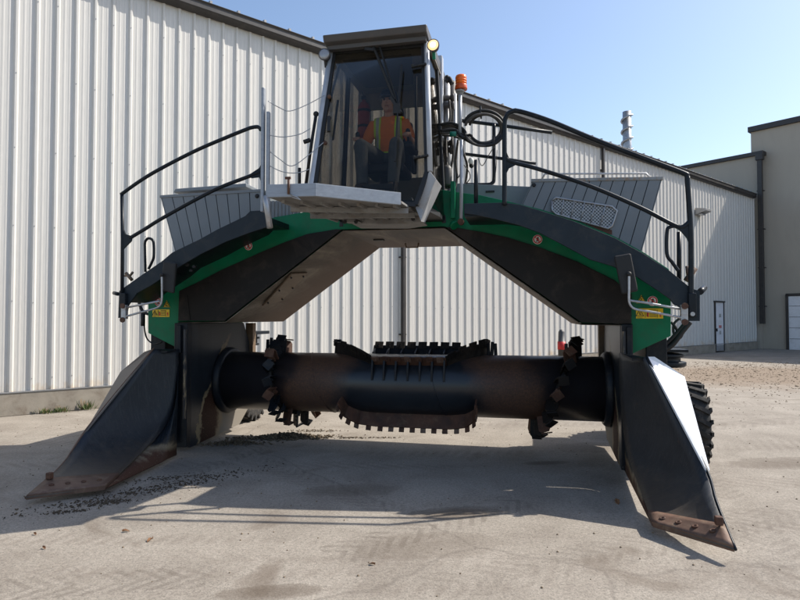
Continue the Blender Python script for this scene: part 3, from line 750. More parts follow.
# bottom centre scoop row
xg = dx_at(340, 400, -25, DR+.1); xh = dx_at(476, 405, -25, DR+.1)
flight([(xg, -20), (xg+.05, -42), (xg+.2, -60), (xg+.4, -68), (xh-.35, -68), (xh-.15, -58), (xh-.03, -42), (xh, -18)], .175, .024, 17, RUST, .04, .066)
# tall tooth packs
def pack(px, py, th, n, sp, hgt):
    for k in range(n):
        x = dx_at(px, py, th, DR+.08)+(k-(n-1)/2)*sp; mb = MB(); hh = hgt*(1-.12*abs(k-(n-1)/2))
        c = DP(x, th, DR+hh/2-.02); nrm = (DP(x, th, 1)-DP(x, th, 0)).normalized()
        w = V((1, 0, 0)); d = w.cross(nrm)
        Rm = Matrix((w, d, nrm)).transposed() @ Euler((0, random.uniform(-.08, .08), .5)).to_matrix()
        mb.box(c, (sp*.8, .03, hh+.04), Rm); mb.build('tooth', NAVY, drum, .004)
pack(492, 340, 96, 3, .045, .17)
pack(271, 340, 96, 3, .05, .2)
pack(338, 340, 100, 2, .04, .2)
pack(572, 342, 96, 4, .045, .19)
# right helix
xm = dx_at(574, 357, 80, DR); xn = dx_at(557, 385, 5, DR+.08); xo = dx_at(540, 425, -75, DR+.18)
HR = [(xm+.05, 120), (xm+.02, 80), (xn+.1, 35), (xn, 5), (xo+.06, -50), (xo-.02, -80), (xo-.1, -120)]
flight(HR, .05, .03, 0, BLACKP); paddles(HR, 13, .15, .245, BLACKP, 9)
# helical weld lines
for xs, xe_ in ((P(300, 370, y=HUBY-DR).x, .38), (P(420, 370, y=HUBY-DR).x, .32)):
    mb = MB(); mb.tube([DP(xs+xe_*k/30, 100-k*6, DR+.001) for k in range(31)], .006, 5); mb.build('weld_seam', DRUM, drum)

# ---- wheels
def tyre(cx, cy, r, w, steer=0):
    root = MB(); prof = [(r*.55, -w*.5), (r*.82, -w*.52), (r*.93, -w*.46), (r*.955, -w*.2), (r*.955, w*.2), (r*.93, w*.46), (r*.82, w*.52), (r*.55, w*.5)]
    c = V((cx, cy, r+.002)); ax = V((math.cos(steer), math.sin(steer), 0))
    root.lathe(prof, c, ax, 40)
    fwd = V((-ax.y, ax.x, 0))
    for k in range(22):
        for sd in (-1, 1):
            a = 2*PI*(k+(.25 if sd > 0 else 0))/22; rad = fwd*math.cos(a)+V((0, 0, 1))*math.sin(a); tan = ax.cross(rad)
            Rm = Matrix((ax, tan, rad)).transposed() @ Euler((0, 0, sd*.5)).to_matrix()
            root.box(c+rad*(r*.965)+ax*sd*w*.24, (w*.5, r*.095, r*.07), Rm)
            root.box(c+rad*(r*.9)+ax*sd*w*.5, (w*.07, r*.095, r*.16), Matrix((ax, tan, rad)).transposed())
    o = root.build('wheel', TYRE, wt)
    mb = MB(); mb.lathe([(.05, -w*.35), (r*.5, -w*.3), (r*.56, -w*.51), (r*.58, -w*.51), (r*.58, w*.51), (r*.56, w*.51), (r*.5, w*.3), (.05, w*.35)], c, ax, 28)
    mb.build('rim', GREEN, o)
    return o
wx = P(711, 430, y=.5).x-.26
tyre(wx, .5, .465, .32); tyre(-wx-.05, .5, .465, .32)
tyre(wx-.2, 2.15, .50, .34); tyre(-wx+.15, 2.15, .50, .34)
for x in (wx-.2, -wx+.15):
    mb = MB(); mb.lathe([(.1, 1.02), (.1, 1.2), (.19, 1.2), (.19, 1.23), (.12, 1.23), (.12, 1.3), (.2, 1.3), (.2, 1.33), (.1, 1.33)], (x, 2.15, 0), (0, 0, 1), 24)
    mb.box((x, 2.15, 1.4), (.5, .6, .05)); mb.box((x-.0, 2.0, 1.3), (.12, .8, .16)); mb.build('steering_pivot', RAIL, wt, .005)

# ---- walkways: slate side bands, treads
YW = -.62
bl_top = [(119, 291), (140, 276), (162, 261), (172, 252.5), (200, 239), (217, 229.5), (245, 216), (250, 211), (267, 210)]
bl_bot = [(267, 227), (250, 232.5), (225, 242), (200, 254.5), (182, 265), (170, 273), (150, 286), (137, 293), (128, 305), (125, 318), (118, 318)]
mb = MB(); mb.prism(pxs(bl_top+bl_bot, y=YW), (0, .03, 0)); wkl = mb.build('walkway_side', SLATE, wt, .004)
br_top = [(464, 203.5), (503, 202.5), (520, 204.5), (540, 210.5), (572, 220.5), (615, 238), (645, 254.5), (670, 271), (691, 288), (700, 291)]
br_bot = [(700, 321), (685, 321), (684, 309), (674, 304.5), (670, 299), (657, 290), (637, 277), (612, 266), (590, 259.5), (565, 246), (540, 233), (520, 225.5), (495, 219), (476, 215), (464, 213.5)]
mb = MB(); mb.prism(pxs(br_top+br_bot, y=YW), (0, .03, 0)); wkr = mb.build('walkway_side', SLATE, wt, .004)
# treads / chequer plate deck behind each band
for tops, par in ((bl_top, wkl), (br_top, wkr)):
    a = pxs(tops, y=YW)
    mb = MB(); lo = [p+V((0, .032, -.13)) for p in a]; hi = [p+V((0, .032, -.07)) for p in a]
    mb.prism([*lo, *hi[::-1]], (0, .58, 0)); mb.build('walkway_deck', RAIL, par)
# shadowed support brackets between band and arch
mb = MB()
for px, py, r in ((183, 264, .02), (187, 270, .016), (190, 266, .018)): mb.lathe([(r, 0), (r, .05)], P(px, py, y=YW-.0)+V((0, .12, 0)), (0, -1, 0), 10)
mb.build('hydraulic_fitting', BLACK, wt)
# end tubes of the bands
for px, s in ((121, -1), (695, 1)):
    a = P(px-3*s, 293, y=YW-.02); b = P(px-3*s, 317, y=YW-.02)
    mb = MB(); mb.box((a+b)/2, (.07, .06, (a-b).length), None); mb.build('band_end_post', RAIL, wkl if s < 0 else wkr, .01)
mb = MB(); mb.tube([P(700, 292, y=YW+.0), P(704, 288, y=YW+.25)], .03, 10); mb.build('band_end_roller', RAIL, wkr)
mb = MB(); mb.tube([P(118, 294, y=YW), P(114, 293, y=YW+.1)], .022, 10); mb.build('band_end_roller', RAIL, wkl)
mb = MB(); mb.lathe([(.02, 0), (.02, .03)], P(692, 314, y=YW-.06), (0, -1, 0), 10); mb.build('post_bolt', STEEL, wkr)

# ---- handrails left
RY = YW-.02; r_ = .021
def rail(name, pts, r=r_, mat=RAIL, par=None, y=RY, smooth=True, seg=10):
    mb = MB(); mb.tube([P(*p[:2], y=(p[2] if len(p) > 2 else y)) for p in pts], r, seg, True, smooth); return mb.build(name, mat, par or wt)
hr = rail('handrail', [(121, 194.5), (140, 181), (160, 169), (195, 151), (225, 138), (246, 129.5), (252, 127.5), (258, 127), (261, 130)])
rail('mid_rail', [(130, 238), (145, 229), (161, 219), (195, 200), (220, 187.5), (250, 176), (260, 172)], par=hr)
rail('post', [(122, 194), (122.5, 240), (122, 315)], par=hr, smooth=False)
mb = MB(); mb.prism(pxs([(122, 226), (125, 234), (132, 236), (131, 241), (126, 246), (122, 250)], y=RY-.01), (0, .02, 0)); mb.build('gusset', RAIL, hr); mb = MB(); mb.prism(pxs([(262, 163), (259, 168), (250, 174), (251, 178), (259, 177), (262, 184)], y=RY-.01), (0, .02, 0)); mb.build('gusset', RAIL, hr)
rail('grab_loop', [(145.5, 272), (145, 250), (145.2, 242), (148, 238.5), (152, 239.5), (153.7, 244), (153.8, 256), (152, 262), (148.5, 269)], .016, par=hr, y=RY+.3)
mb = MB()
mb.tube([P(132, 280, y=-.2), P(126, 273, y=-.2)], .022, 8); mb.tube([P(129, 277, y=-.2), P(133, 272, y=-.2)], .015, 8); mb.tube([P(124, 276, y=-.2), P(131, 275, y=-.2)], .012, 8)
mb.build('latch_lever', BRONZE, hr)
# aluminium ladder post at the platform's left
YP = -1.15
lad = MB()
for px, t_ in ((263.5, 88), (268.5, 112)):
    lad.box(((P(px, t_, y=YP+.05).x), YP+.05, (P(px, t_, y=YP+.05).z+P(px, 212, y=YP+.05).z)/2), (.032, .05, P(px, t_, y=YP+.05).z-P(px, 212, y=YP+.05).z))
ladder = lad.build('boarding_post', ALU, wt, .008)
mb = MB(); mb.tube([P(265, 196, y=YP), P(266.5, 205, y=YP), P(270, 228, y=YP)], .03, 10); mb.build('post_stub', STEEL, ladder)
# ---- handrails right
hr2 = rail('handrail', [(504.5, 205), (504.5, 170), (504.5, 128), (506, 117), (511, 112), (520, 111.5), (550, 121), (597, 140.5), (650, 160.5), (683, 173), (687, 176), (687.5, 182), (690.5, 228), (691, 260), (691, 312)], .024)
rail('mid_rail', [(506, 158), (512, 162), (540, 169.5), (590, 186), (640, 207.5), (672, 224), (682, 227), (689, 222)], par=hr2)
mb = MB(); mb.prism(pxs([(505, 148), (509, 158), (516, 161), (515, 165), (509, 168), (505, 176)], y=RY-.01), (0, .02, 0)); mb.build('gusset', RAIL, hr2); mb = MB(); mb.prism(pxs([(690, 215), (687, 222), (680, 226), (674, 223.5), (674, 227), (681, 231), (687, 238), (690, 245)], y=RY-.01), (0, .02, 0)); mb.build('gusset', RAIL, hr2)
rail('grab_loop', [(680, 226), (670, 227), (667, 232), (667, 254), (672, 262), (678.5, 271)], .017, par=hr2)
rail('post', [(679, 232), (679, 282)], par=hr2, smooth=False, y=RY+.1)
rail('post', [(476, 160), (476, 206)], .022, par=hr2, smooth=False, y=RY+.1)
rail('rear_rail', [(461, 120.5), (505, 126), (552, 132.5)], .022, par=hr2, smooth=False, y=.75)
rail('rear_rail', [(465, 154), (505, 159), (536, 163.5)], .02, par=hr2, smooth=False, y=.75)
rail('rear_loop', [(494, 124), (494, 150), (494, 178), (492, 183), (487, 184.5), (466, 184.5)], .022, par=hr2, y=.7)
mb = MB()
mb.tube([P(686, 281, y=-.1), P(695, 268, y=-.1)], .03, 8); mb.tube([P(688, 275, y=-.1), P(687, 266, y=-.1)], .018, 8)
mb.build('latch_lever', BLADE, hr2)
mb = MB(); mb.ball(P(471, 161, y=.3), .035, 14, (1, 1, 1.25)); mb.build('dome_camera', WHITE, hr2)
mb = MB(); mb.lathe([(.03, 0), (.025, -.03), (.005, -.045)], P(471.5, 164.5, y=.3), (0, 0, 1), 12); mb.build('camera_lens', BLACK, hr2)
mb = MB(); mb.tube([P(478, 158, y=.0), P(481, 165, y=.0), P(484, 164, y=.0), P(490, 153, y=.0), P(500, 138, y=.0)], .005, 6, True, True)
mb.tube([P(497, 150, y=.1), P(496, 170, y=.1), P(494, 180, y=.1)], .004, 6, True, True); mb.build('thin_cable', HOSE, hr2)

# ---- engine hoods
def hood(front, y0, depth, seams, nm, rear_shift=(0, 0, 0)):
    f = pxs(front, y=y0)
    mb = MB(); mb.prism([p+V((0, .012, 0)) for p in f], (0, depth, 0)); o = mb.build('engine_hood', RAIL, wt, .004)
    # vertical boards across the front: interpolate along the top and bottom edges
    tl, tr, brr, bll = f[0], f[1], f[2], f[3]
    mb = MB(); g_ = .07
    for k in range(seams):
        u0 = (k+g_/2)/seams; u1 = (k+1-g_/2)/seams
        mb.prism([tl.lerp(tr, u0), tl.lerp(tr, u1), bll.lerp(brr, u1), bll.lerp(brr, u0)], (0, .01, 0))
    mb.build('hood_board', HOOD, o)
    mb = MB(); mb.prism([tl+V((-.02, -.01, 0)), tr+V((.02, -.01, 0)), tr+V((.02, -.01, .035)), tl+V((-.02, -.01, .035))], (0, depth+.03, 0)); mb.build('hood_lid', HOODRUST if nm == 'r' else HOOD, o, .004)
    # side sheets
    for a, b, s in ((tl, bll, -1), (tr, brr, 1)):
        mb = MB(); mb.prism([a, a+V((0, depth, 0)), b+V((0, depth, 0)), b], (s*.008, 0, 0)); mb.build('hood_side', HOOD, o)
    return o
hl = hood([(161.5, 198), (261, 192), (261, 250), (180, 268)], .05, .9, 9, 'l')
hrr = hood([(533, 182), (661, 180), (638, 262), (508, 236)], .05, .95, 11, 'r')
mb = MB(); a, b = P(173, 192.5, y=.35), P(246, 187, y=.35); mb.prism([a, b, b+V((0, 0, .05)), a+V((.03, 0, .05))], (0, .5, 0)); mb.build('hood_hatch', HOOD, hl, .01)
mb = MB(); mb.lathe([(.028, 0), (.022, .012), (.01, .012)], P(257, 196, y=.045), (0, -1, 0), 14); mb.build('hood_latch', BLACK, hl)
mb = MB(); mb.lathe([(.022, 0), (.018, .02)], P(534, 185, y=.045), (0, -1, 0), 14); mb.build('hood_latch', BLACK, hrr)
mb = MB(); mb.tube([P(542, 179, y=.3), P(545, 174, y=.3), P(646, 173.5, y=.3), P(650, 178, y=.3)], .012, 8); mb.build('hood_rail', STEEL, hrr)
# lower left part of the hood box and right fill under the hood
mb = MB()
for k in range(9):
    a = P(270+k*3.6, 206, y=.1); mb.box((a.x, .1, a.z-.06), (.03, .04, .24))
mb.build('cooling_fin', HOOD, hl)
mb = MB(); mb.prism(pxs([(452, 183), (540, 187), (540, 215), (508, 202), (480, 196), (452, 193)], y=.25), (0, .8, 0)); mb.build('engine_deck', HOOD, wt, .006)
mb = MB(); c = P(490, 191.5, y=.24); mb.box(c, (.1, .012, .02)); mb.build('deck_slot', BLACK, wt)
# mesh grille on the right hood
gq = [(552, 201), (556, 197.5), (612, 206.5), (617, 211), (612, 226), (608, 228.5), (556, 214), (552, 210)]
gy = .035
def gridmat():
    m, ns, ln, bs = newmat('woven grille'); tc = ns.new('ShaderNodeTexCoord')
    w = ns.new('ShaderNodeTexChecker'); w.inputs['Scale'].default_value = 55; w.inputs[1].default_value = (.42, .43, .44, 1); w.inputs[2].default_value = (.08, .085, .09, 1)
    ln.new(tc.outputs['Object'], w.inputs[0]); ln.new(w.outputs[0], bs.inputs['Base Color']); bs.inputs['Roughness'].default_value = .5; bs.inputs['Metallic'].default_value = .4
    return m
mb = MB(); mb.prism(pxs(gq, y=gy), (0, .012, 0)); gr = mb.build('vent_grille', gridmat(), hrr)
mb = MB(); gp_ = pxs(gq, y=gy-.01); mb.tube(gp_+[gp_[0]], .012, 8); mb.build('grille_frame', STEEL, gr)
mb = MB()
for u in (.18, .34, .5, .66, .82):
    a = P(552+u*65, 198+u*9.5, y=gy-.02); b = P(550+u*61, 212+u*17, y=gy-.02); mb.tube([a, b], .006, 6)
mb.build('grille_bar', STEEL, gr)
mb = MB(); a, b = P(575, 222, y=gy+.0), P(612, 230, y=gy+.0); mb.prism([a, b, b-V((0, 0, .05)), a-V((0, 0, .02))], (0, .01, 0)); mb.build('grille_gap', RUST, hrr)

# ---- platform in front of the cab
PZ = 2.83
pA = P(315, 183, z=PZ); pB = P(401, 192.5, z=PZ-.02); pC = P(267, 184.5, z=PZ)
plat = MB()
def board(mb, a, b, h=.115, th=.03):
    d = (b-a); n = V((d.y, -d.x, 0)).normalized()*th
    mb.prism([a, b, b-V((0, 0, h)), a-V((0, 0, h))], -n if n.y < 0 else n)
board(plat, pC, pA); platf = plat.build('platform', ALU, wt, .004)
mb = MB(); board(mb, pA+V((.002, 0, 0)), pB, .115); mb.build('kick_board', ALU, platf, .004)
bC = V((pC.x+.1, -.35, PZ)); bB = V((pB.x+.1, -.55, PZ))
mb = MB(); zf = PZ-.115
fl4 = [V((pC.x+.01, pC.y+.03, zf)), V((pA.x, pA.y+.03, zf)), V((pB.x, pB.y+.02, zf)), V((pB.x+.05, -.5, zf)), V((pC.x+.15, -.5, zf))]
mb.prism(fl4, (0, 0, .02)); mb.build('platform_floor', UNDER, platf)
mb = MB()
for k in range(7):
    u = (k+.5)/7; a = fl4[0].lerp(fl4[2], u)+V((0, .08, -.012)); b = fl4[4].lerp(fl4[3], u)+V((0, 0, -.012)); mb.bar(a, b, .03, .03)
for v_ in (.3, .62):
    mb.bar(fl4[0].lerp(fl4[4], v_)+V((0, 0, -.035)), fl4[2].lerp(fl4[3], v_)+V((0, 0, -.035)), .04, .05)
mb.build('floor_joist', UNDER, platf)
# pins, clip wires under the platform
mb = MB(); a = P(288.5, 180, y=pA.y-.0); mb.tube([P(288.5, 178, y=pA.y-.03), P(288.5, 194, y=pA.y-.03)], .012, 8); mb.box(P(288, 178, y=pA.y-.03), (.05, .02, .02)); mb.build('lock_pin', RUST, platf)
mb = MB(); mb.tube([P(289, 194, y=pA.y-.02), P(297, 197, y=pA.y-.02), P(301, 200, y=pA.y-.02), P(292, 197, y=pA.y-.02)], .006, 6); mb.build('pin_clip', STEEL, platf)
# console bracket between platform and arch
mb = MB(); q = pxs([(325, 206), (341, 208), (346, 213), (360, 222), (345, 222), (333, 213)], y=-.6); mb.prism(q, (0, .12, 0)); mb.build('bracket_plate', UNDER, wt, .006)
mb = MB(); mb.prism(pxs([(340, 209), (402, 206), (414, 205), (422, 221), (402, 224), (352, 224)], y=-.5), (0, .35, 0)); mb.build('cab_mount_beam', UNDER, wt, .008)
mb = MB()
for px, py in ((333, 211), (345, 222), (356, 222), (413, 219)): mb.lathe([(.022, 0), (.018, .02)], P(px, py, y=-.62), (0, -1, 0), 8)
mb.build('mount_bolt', BLACK, wt)
mb = MB(); mb.prism(pxs([(390, 206), (402, 208), (414, 222), (404, 222)], y=-.54), (0, .03, 0)); mb.build('gusset_rib', UNDER, wt, .004); mb = MB(); mb.prism(pxs([(340, 209), (346, 212), (360, 222), (352, 222)], y=-.54), (0, .03, 0)); mb.build('gusset_rib', UNDER, wt, .004)

# ---- cab
zb = 2.62; zt = 4.58; yb_ = -1.06; yt_ = -.5
plF = (V((0, yb_, zb)), V((0, -(zt-zb), (yt_-yb_))).normalized())
def C(px, py): return P(px, py, pl=plF)
tlc, trc, brc, blc = C(331, 51), C(426.5, 43), C(430, 172), C(311.5, 186)
brl = C(417, 207); bll_ = C(309, 200)
CBY = .72
cab = MB()
# floor & back structure
cab.prism([V((bll_.x, bll_.y+.05, bll_.z+.02)), V((brl.x, brl.y+.05, brl.z+.02)), V((brc.x, -.3, brl.z+.02)), V((brc.x, CBY, brl.z+.02)), V((blc.x+.05, CBY, brl.z+.02))], (0, 0, .05))
cabo = cab.build('cab', DARK, wt)
cabo_frame = MB()
pw = .055
cabo_frame.tube([tlc, C(322, 110), blc, bll_], .03, 10)
cabo_frame.build('left_pillar', SILVER, cabo)
mb = MB(); mb.tube([trc, brc], .028, 10); mb.build('right_pillar', SILVER, cabo)
# dark gasket round the windscreen
mb = MB(); o2 = V((0, -.02, 0)); ring = [tlc+V((.035, 0, -.02)), trc+V((-.035, 0, -.02)), brc+V((-.03, 0, 0)), brl+V((-.01, 0, .02)), bll_+V((.05, 0, .02)), tlc+V((.035, 0, -.02))]
for a, b in zip(ring[:-1], ring[1:]): mb.bar(a, b, .045, .025, plF[1])
mb.build('windscreen_gasket', BLACK, cabo)
mb = MB(); mb.prism([ring[0], ring[1], ring[2], ring[3], ring[4]], -plF[1]*.006 if plF[1].y < 0 else plF[1]*.006); wsn = mb.build('windscreen', GLASS, cabo)
# roof with visor
rt = [(tlc.x-.01, tlc.z), (trc.x+.02, trc.z)]
mb = MB(); x0, x1_ = tlc.x-.03, trc.x+.03; zr = (tlc.z+trc.z)/2
mb.prism([(x0, yt_-.16, zr+.035), (x0, yt_-.19, zr+.1), (x0, yt_-.14, zr+.12), (x0, CBY+.05, zr+.12), (x0, CBY+.05, zr+.0), (x0, yt_-.0, zr+.0)], (x1_-x0, 0, 0)); rf = mb.build('cab_roof', CABGREY, cabo, .01)
mb = MB(); mb.prism([(x0+.02, yt_-.09, zr-.02), (x0+.02, yt_-.1, zr+.045), (x0+.02, yt_-.02, zr+.045), (x0+.02, yt_-.02, zr-.02)], (x1_-x0-.04, 0, 0)); mb.build('roof_fascia', CABGREY, rf, .004)
# side + rear frames
xL, xR = (tlc.x+blc.x)/2, (trc.x+brc.x)/2
def post(a, b, w=.05, m=SILVER, nm='pillar'):
    mb = MB(); mb.bar(a, b, w, w); return mb.build(nm, m, cabo, .006)
rearz = brl.z
for xx, topx, botx in ((0, tlc.x, blc.x), (1, trc.x, brc.x)):
    post(V((topx, CBY, zr)), V((botx, CBY, rearz)), .07)
    post(V((topx, .15, zr)), V((botx, .05, rearz)), .05, DARK)
    mb = MB(); mb.prism([V((topx, yt_, zr)), V((topx, CBY, zr)), V((botx, CBY, rearz)), V((botx, yb_+.15, rearz+.12))], (.005, 0, 0)); mb.build('side_window', GLASS2, cabo)
mb = MB(); mb.box(((xL+xR)/2, CBY, zr-.12), (xR-xL, .05, .26)); mb.box(((xL+xR)/2, CBY, rearz+.35), (xR-xL, .05, .7))
mb.box((xL+.36, CBY, (zr+rearz)/2), (.07, .05, zr-rearz)); mb.box((xL+.12, CBY, (zr+rearz)/2), (.05, .05, zr-rearz)); mb.build('rear_frame', paint('cab interior grey', (.3, .27, .23), .7, 0, .1), cabo, .004)
mb = MB(); mb.box(((xL+xR)/2, CBY+.03, (zr+rearz)/2+.2), (xR-xL-.1, .006, zr-rearz-.5)); mb.build('rear_window', GLASS2, cabo)
mb = MB(); mb.box(((xL+xR)/2, .12, zr-.03), (xR-xL-.04, 1.15, .02)); mb.build('headliner', plain('headliner cloth', (.2, .19, .17), .9), cabo)
mb = MB(); mb.prism([(xL+.1, -.35, zr-.045), (xR-.25, -.35, zr-.045), (xR-.35, .3, zr-.13), (xL+.2, .3, zr-.13)], (0, 0, .03)); mb.build('roof_console', DARK, cabo, .02)
# right skirt panels: a folded light sheet closing the lower right corner of the cab
SK = paint('light grey skirt', (.36, .36, .36), .45, 0, .08, (.25, .2, .16), .4, 5)
ka, kb, kc, kd = pxs([(429.5, 170.5), (436, 179), (423, 210), (415, 204)], y=-.95)
ke, kf = P(441.5, 186, y=-.8), P(425, 222, y=-.8)
mb = MB(); mb.prism([ka, kb, kc, kd], (0, .012, 0)); mb.build('skirt_panel', SK, cabo, .003)
mb = MB(); mb.prism([kb, ke, kf, P(421, 221.5, y=-.95), kc], (0, .014, 0)); mb.build('skirt_panel', SK, cabo, .003)
mb = MB(); mb.prism([P(411.5, 197, y=-1.0), kd, kc, P(421, 221.5, y=-.95)], (0, .014, 0)); mb.build('skirt_panel', ALU, cabo, .003)
# wiper
mb = MB(); o3 = plF[1]*(-.05 if plF[1].y > 0 else .05)
mb.bar(C(373, 45)+o3, C(396, 103)+o3, .022, .02); mb.bar(C(379, 44)+o3, C(399, 108)+o3, .014, .014); mb.bar(C(366, 52)+o3, C(375, 53)+o3, .025, .03)
mb.bar(C(402.5, 68)+o3, C(399, 110)+o3, .014, .02); mb.bar(C(399, 110)+o3, C(396, 164)+o3, .014, .02); mb.box(C(398, 112)+o3, (.07, .05, .1))
mb.bar(C(392, 100)+o3, C(402, 116)+o3, .03, .03)
mb.build('wiper', BLACK, wsn)
# hinges and gas struts on the windscreen
for px, py in ((418, 68), (420, 159)):
    mb = MB(); mb.bar(C(px-6, py+1)+o3*.6, C(px+9, py-2)+o3*.6, .045, .02); 
    for k in (-5, 1): mb.lathe([(.014, 0), (.012, .02)], C(px+k, py)+o3*.8, (0, -1, 0), 8)
    mb.build('hinge', BLACK, wsn, .004)
for px, py in ((330, 98), (330, 119), (326, 144), (350, 49.5), (404, 45.5)):
    mb = MB(); mb.lathe([(.022, 0), (.022, .02), (.01, .03)], C(px, py)+o3*.3, (0, -1, 0), 10); mb.build('glass_stud', BLACK if py != 98 and py != 144 else RUST, wsn)
mb = MB(); mb.bar(C(330, 119)+o3*.8, C(330, 134)+o3*.8, .035, .03); mb.build('glass_handle', BLACK, wsn, .006)
# interior bars at both sides
for a, b in (((327, 112), (341, 60)), ((416, 76), (416, 150)), ((338, 100), (333, 140))):
    pa_, pb_ = P(*a, y=-.25), P(*b, y=-.25); mb = MB(); mb.tube([pa_, pb_], .014, 8); mb.build('interior_bar', BLACK, cabo)
# work lamps
for px, py, mt in ((324.5, 54.5, LAMPOFF), (433.2, 45.5, LAMPON)):
    c = P(px, py, y=yt_-.12); mb = MB(); mb.lathe([(.03, .07), (.055, .05), (.066, .0), (.066, -.012), (.058, -.012)], c, (0, 1, 0), 24); lo_ = mb.build('work_lamp', CABGREY, wt)
    mb = MB(); mb.lathe([(.056, -.0), (.056, -.014), (.04, -.02), (.0, -.022)], c, (0, 1, 0), 24); mb.build('lamp_lens', mt, lo_)
    if mt is LAMPON:
        mb = MB(); mb.ball(c+V((0, -.02, 0)), .03, 14, (1, .4, 1)); mb.build('bulb', plain('glowing bulb', (1, .9, .7), .3, 0, ((1, .85, .6), 4)), lo_)
    mb = MB(); mb.bar(c+V((0, .04, -.05)), c+V((0, .06, -.12)), .03, .03); mb.build('lamp_bracket', BLACK if mt is LAMPOFF else GREEN, lo_)
# cords between boarding post and cab
for a, m_, b in (((268, 101), (290, 111), (326, 97)), ((269, 135), (292, 136), (312, 130)), ((268, 150), (292, 166), (325, 144)), ((270, 166), (290, 173), (312, 170))):
    p, q = P(*a, y=YP+.05), C(*b)+V((0, -.05, 0)); md = P(*m_, y=(p.y+q.y)/2)
    mb = MB(); mb.tube([p, p.lerp(md, .5)-V((0, 0, .015)), md, md.lerp(q, .5)-V((0, 0, .015)), q], .0045, 6, True, True); mb.build('safety_cord', STEEL, ladder)
mb = MB(); mb.tube([P(316.5, 112, y=-.7), P(312, 140, y=-.75), P(306, 184, y=-.8)], .018, 8); mb.tube([P(304, 142, y=-.75), P(310, 140, y=-.75)], .025, 8); mb.ball(P(316, 114, y=-.7), .03, 10); mb.build('cab_grab_bar', BLACK, wt)
mb = MB(); mb.tube([P(299.5, 168, y=-.85), P(299.5, 186, y=-.85)], .018, 8); mb.build('lock_post', BLACK, platf)

# ---- lift mast and cylinders right of the cab
def vbar(name, pts, r, mat, y, par=wt, seg=12):
    mb = MB(); mb.tube([P(a, b, y=y) for a, b in pts], r, seg); return mb.build(name, mat, par)
mast = MB(); a, b = P(439.5, 57, y=.35), P(439.5, 190, y=.35)
mast.box((a.x, .35, (a.z+b.z)/2), (.085, .12, a.z-b.z)); mo = mast.build('lift_mast', SILVER, wt, .015)
mb = MB(); a, b = P(433.5, 56, y=.15), P(433.5, 176, y=.15); mb.box((a.x, .15, (a.z+b.z)/2), (.06, .1, a.z-b.z)); mb.build('mast_channel', BRONZE, mo, .01)
vbar('lift_cylinder', [(446.5, 78), (447, 150), (448, 188)], .045, STEEL, .5, mo)
vbar('cylinder_rod', [(455, 94), (455, 190)], .02, SILVER, .45, mo)
vbar('back_tube', [(452, 82), (452, 124)], .055, CABGREY, .6, mo)
for y_, w_ in ((98, 12), (105.5, 12), (143, 11), (150, 10)):
    mb = MB(); mb.tube([P(440, y_, y=.4), P(440+w_, y_, y=.4)], .035, 12); mb.lathe([(.05, 0), (.05, .03)], P(440+w_, y_, y=.4), (1, 0, 0), 14); mb.build('pivot_tube', CABGREY, mo)
mb = MB(); mb.tube([P(446, 82, y=.35), P(449, 78.5, y=.35), P(452, 84, y=.35)], .03, 8, True, True); mb.ball(P(447, 77.5, y=.35), .03, 10); mb.build('hose_elbow', BLACK, mo)
for pth in ([(454, 128), (452, 140), (453, 155), (450, 175), (449, 188)], [(458, 140), (456, 160), (457, 178), (454, 192)], [(464, 138), (463, 150), (467, 165), (466, 180), (463, 192)], [(449, 100), (450, 118), (446, 135), (447, 170)]):
    mb = MB(); mb.tube([P(a, b, y=.3+random.uniform(-.08, .08)) for a, b in pth], .014, 8, True, True); mb.build('hydraulic_hose', HOSE, mo)
mb = MB(); mb.tube([P(464, 165, y=.2), P(469, 172, y=.2), P(470, 178, y=.2), P(466, 184, y=.2)], .006, 6, True, True); mb.tube([P(462, 168, y=.2), P(458, 178, y=.2), P(456, 172, y=.2)], .006, 6, True, True); mb.build('thin_wire', BLACK, mo)
mb = MB(); mb.lathe([(.05, 0), (.06, .02), (.06, .2), (.04, .24)], P(447, 186, y=.2), (0, 0, 1), 16); mb.build('accumulator', CABGREY, mo)
mb = MB(); 
mb.box((P(441, 184, y=.1).x, .1, P(441, 184, y=.1).z), (.05, .08, .2)); mb.box((P(453, 200, y=-.03).x, -.03, P(453, 200, y=-.03).z), (.05, .06, .42)); mb.build('mast_lug', GREEN, wt, .008)
mb = MB(); mb.tube([P(453, 224, y=-.04), P(455, 226, y=-.06)], .05, 14); mb.build('mast_lug', GREEN, wt)
# light steel strut in front with beacon on top
st_y = -.1
mb = MB(); a, b = P(461.5, 140, y=st_y), P(461, 220, y=st_y); mb.tube([a, b], .02, 12); so_ = mb.build('support_strut', SILVER, wt)
mb = MB(); mb.lathe([(.035, -.03), (.035, .03)], P(461, 222, y=st_y), (0, 1, 0), 14); mb.build('strut_pin', RUST, so_)
bp = P(460, 92, y=.1); b2 = P(460, 140, y=.1)
mb = MB(); mb.tube([bp, b2], .022, 12); mb.lathe([(.05, .0), (.055, .02), (.03, -.03)], bp, (0, 0, 1), 16); bst = mb.build('beacon_post', SILVER, wt)
mb = MB(); c = P(461, 90, y=.1); mb.lathe([(.07, 0), (.073, .015), (.068, .05), (.066, .06)], c, (0, 0, 1), 24); mb.build('beacon_base', ORED, bst)
mb = MB(); mb.lathe([(.063, .06), (.064, .15), (.058, .165), (.0, .168)], c, (0, 0, 1), 24)
for k in range(3): mb.lathe([(.0655, .075+k*.028), (.0655, .085+k*.028)], c, (0, 0, 1), 24)
mb.build('beacon_lens', ORANGE, bst)
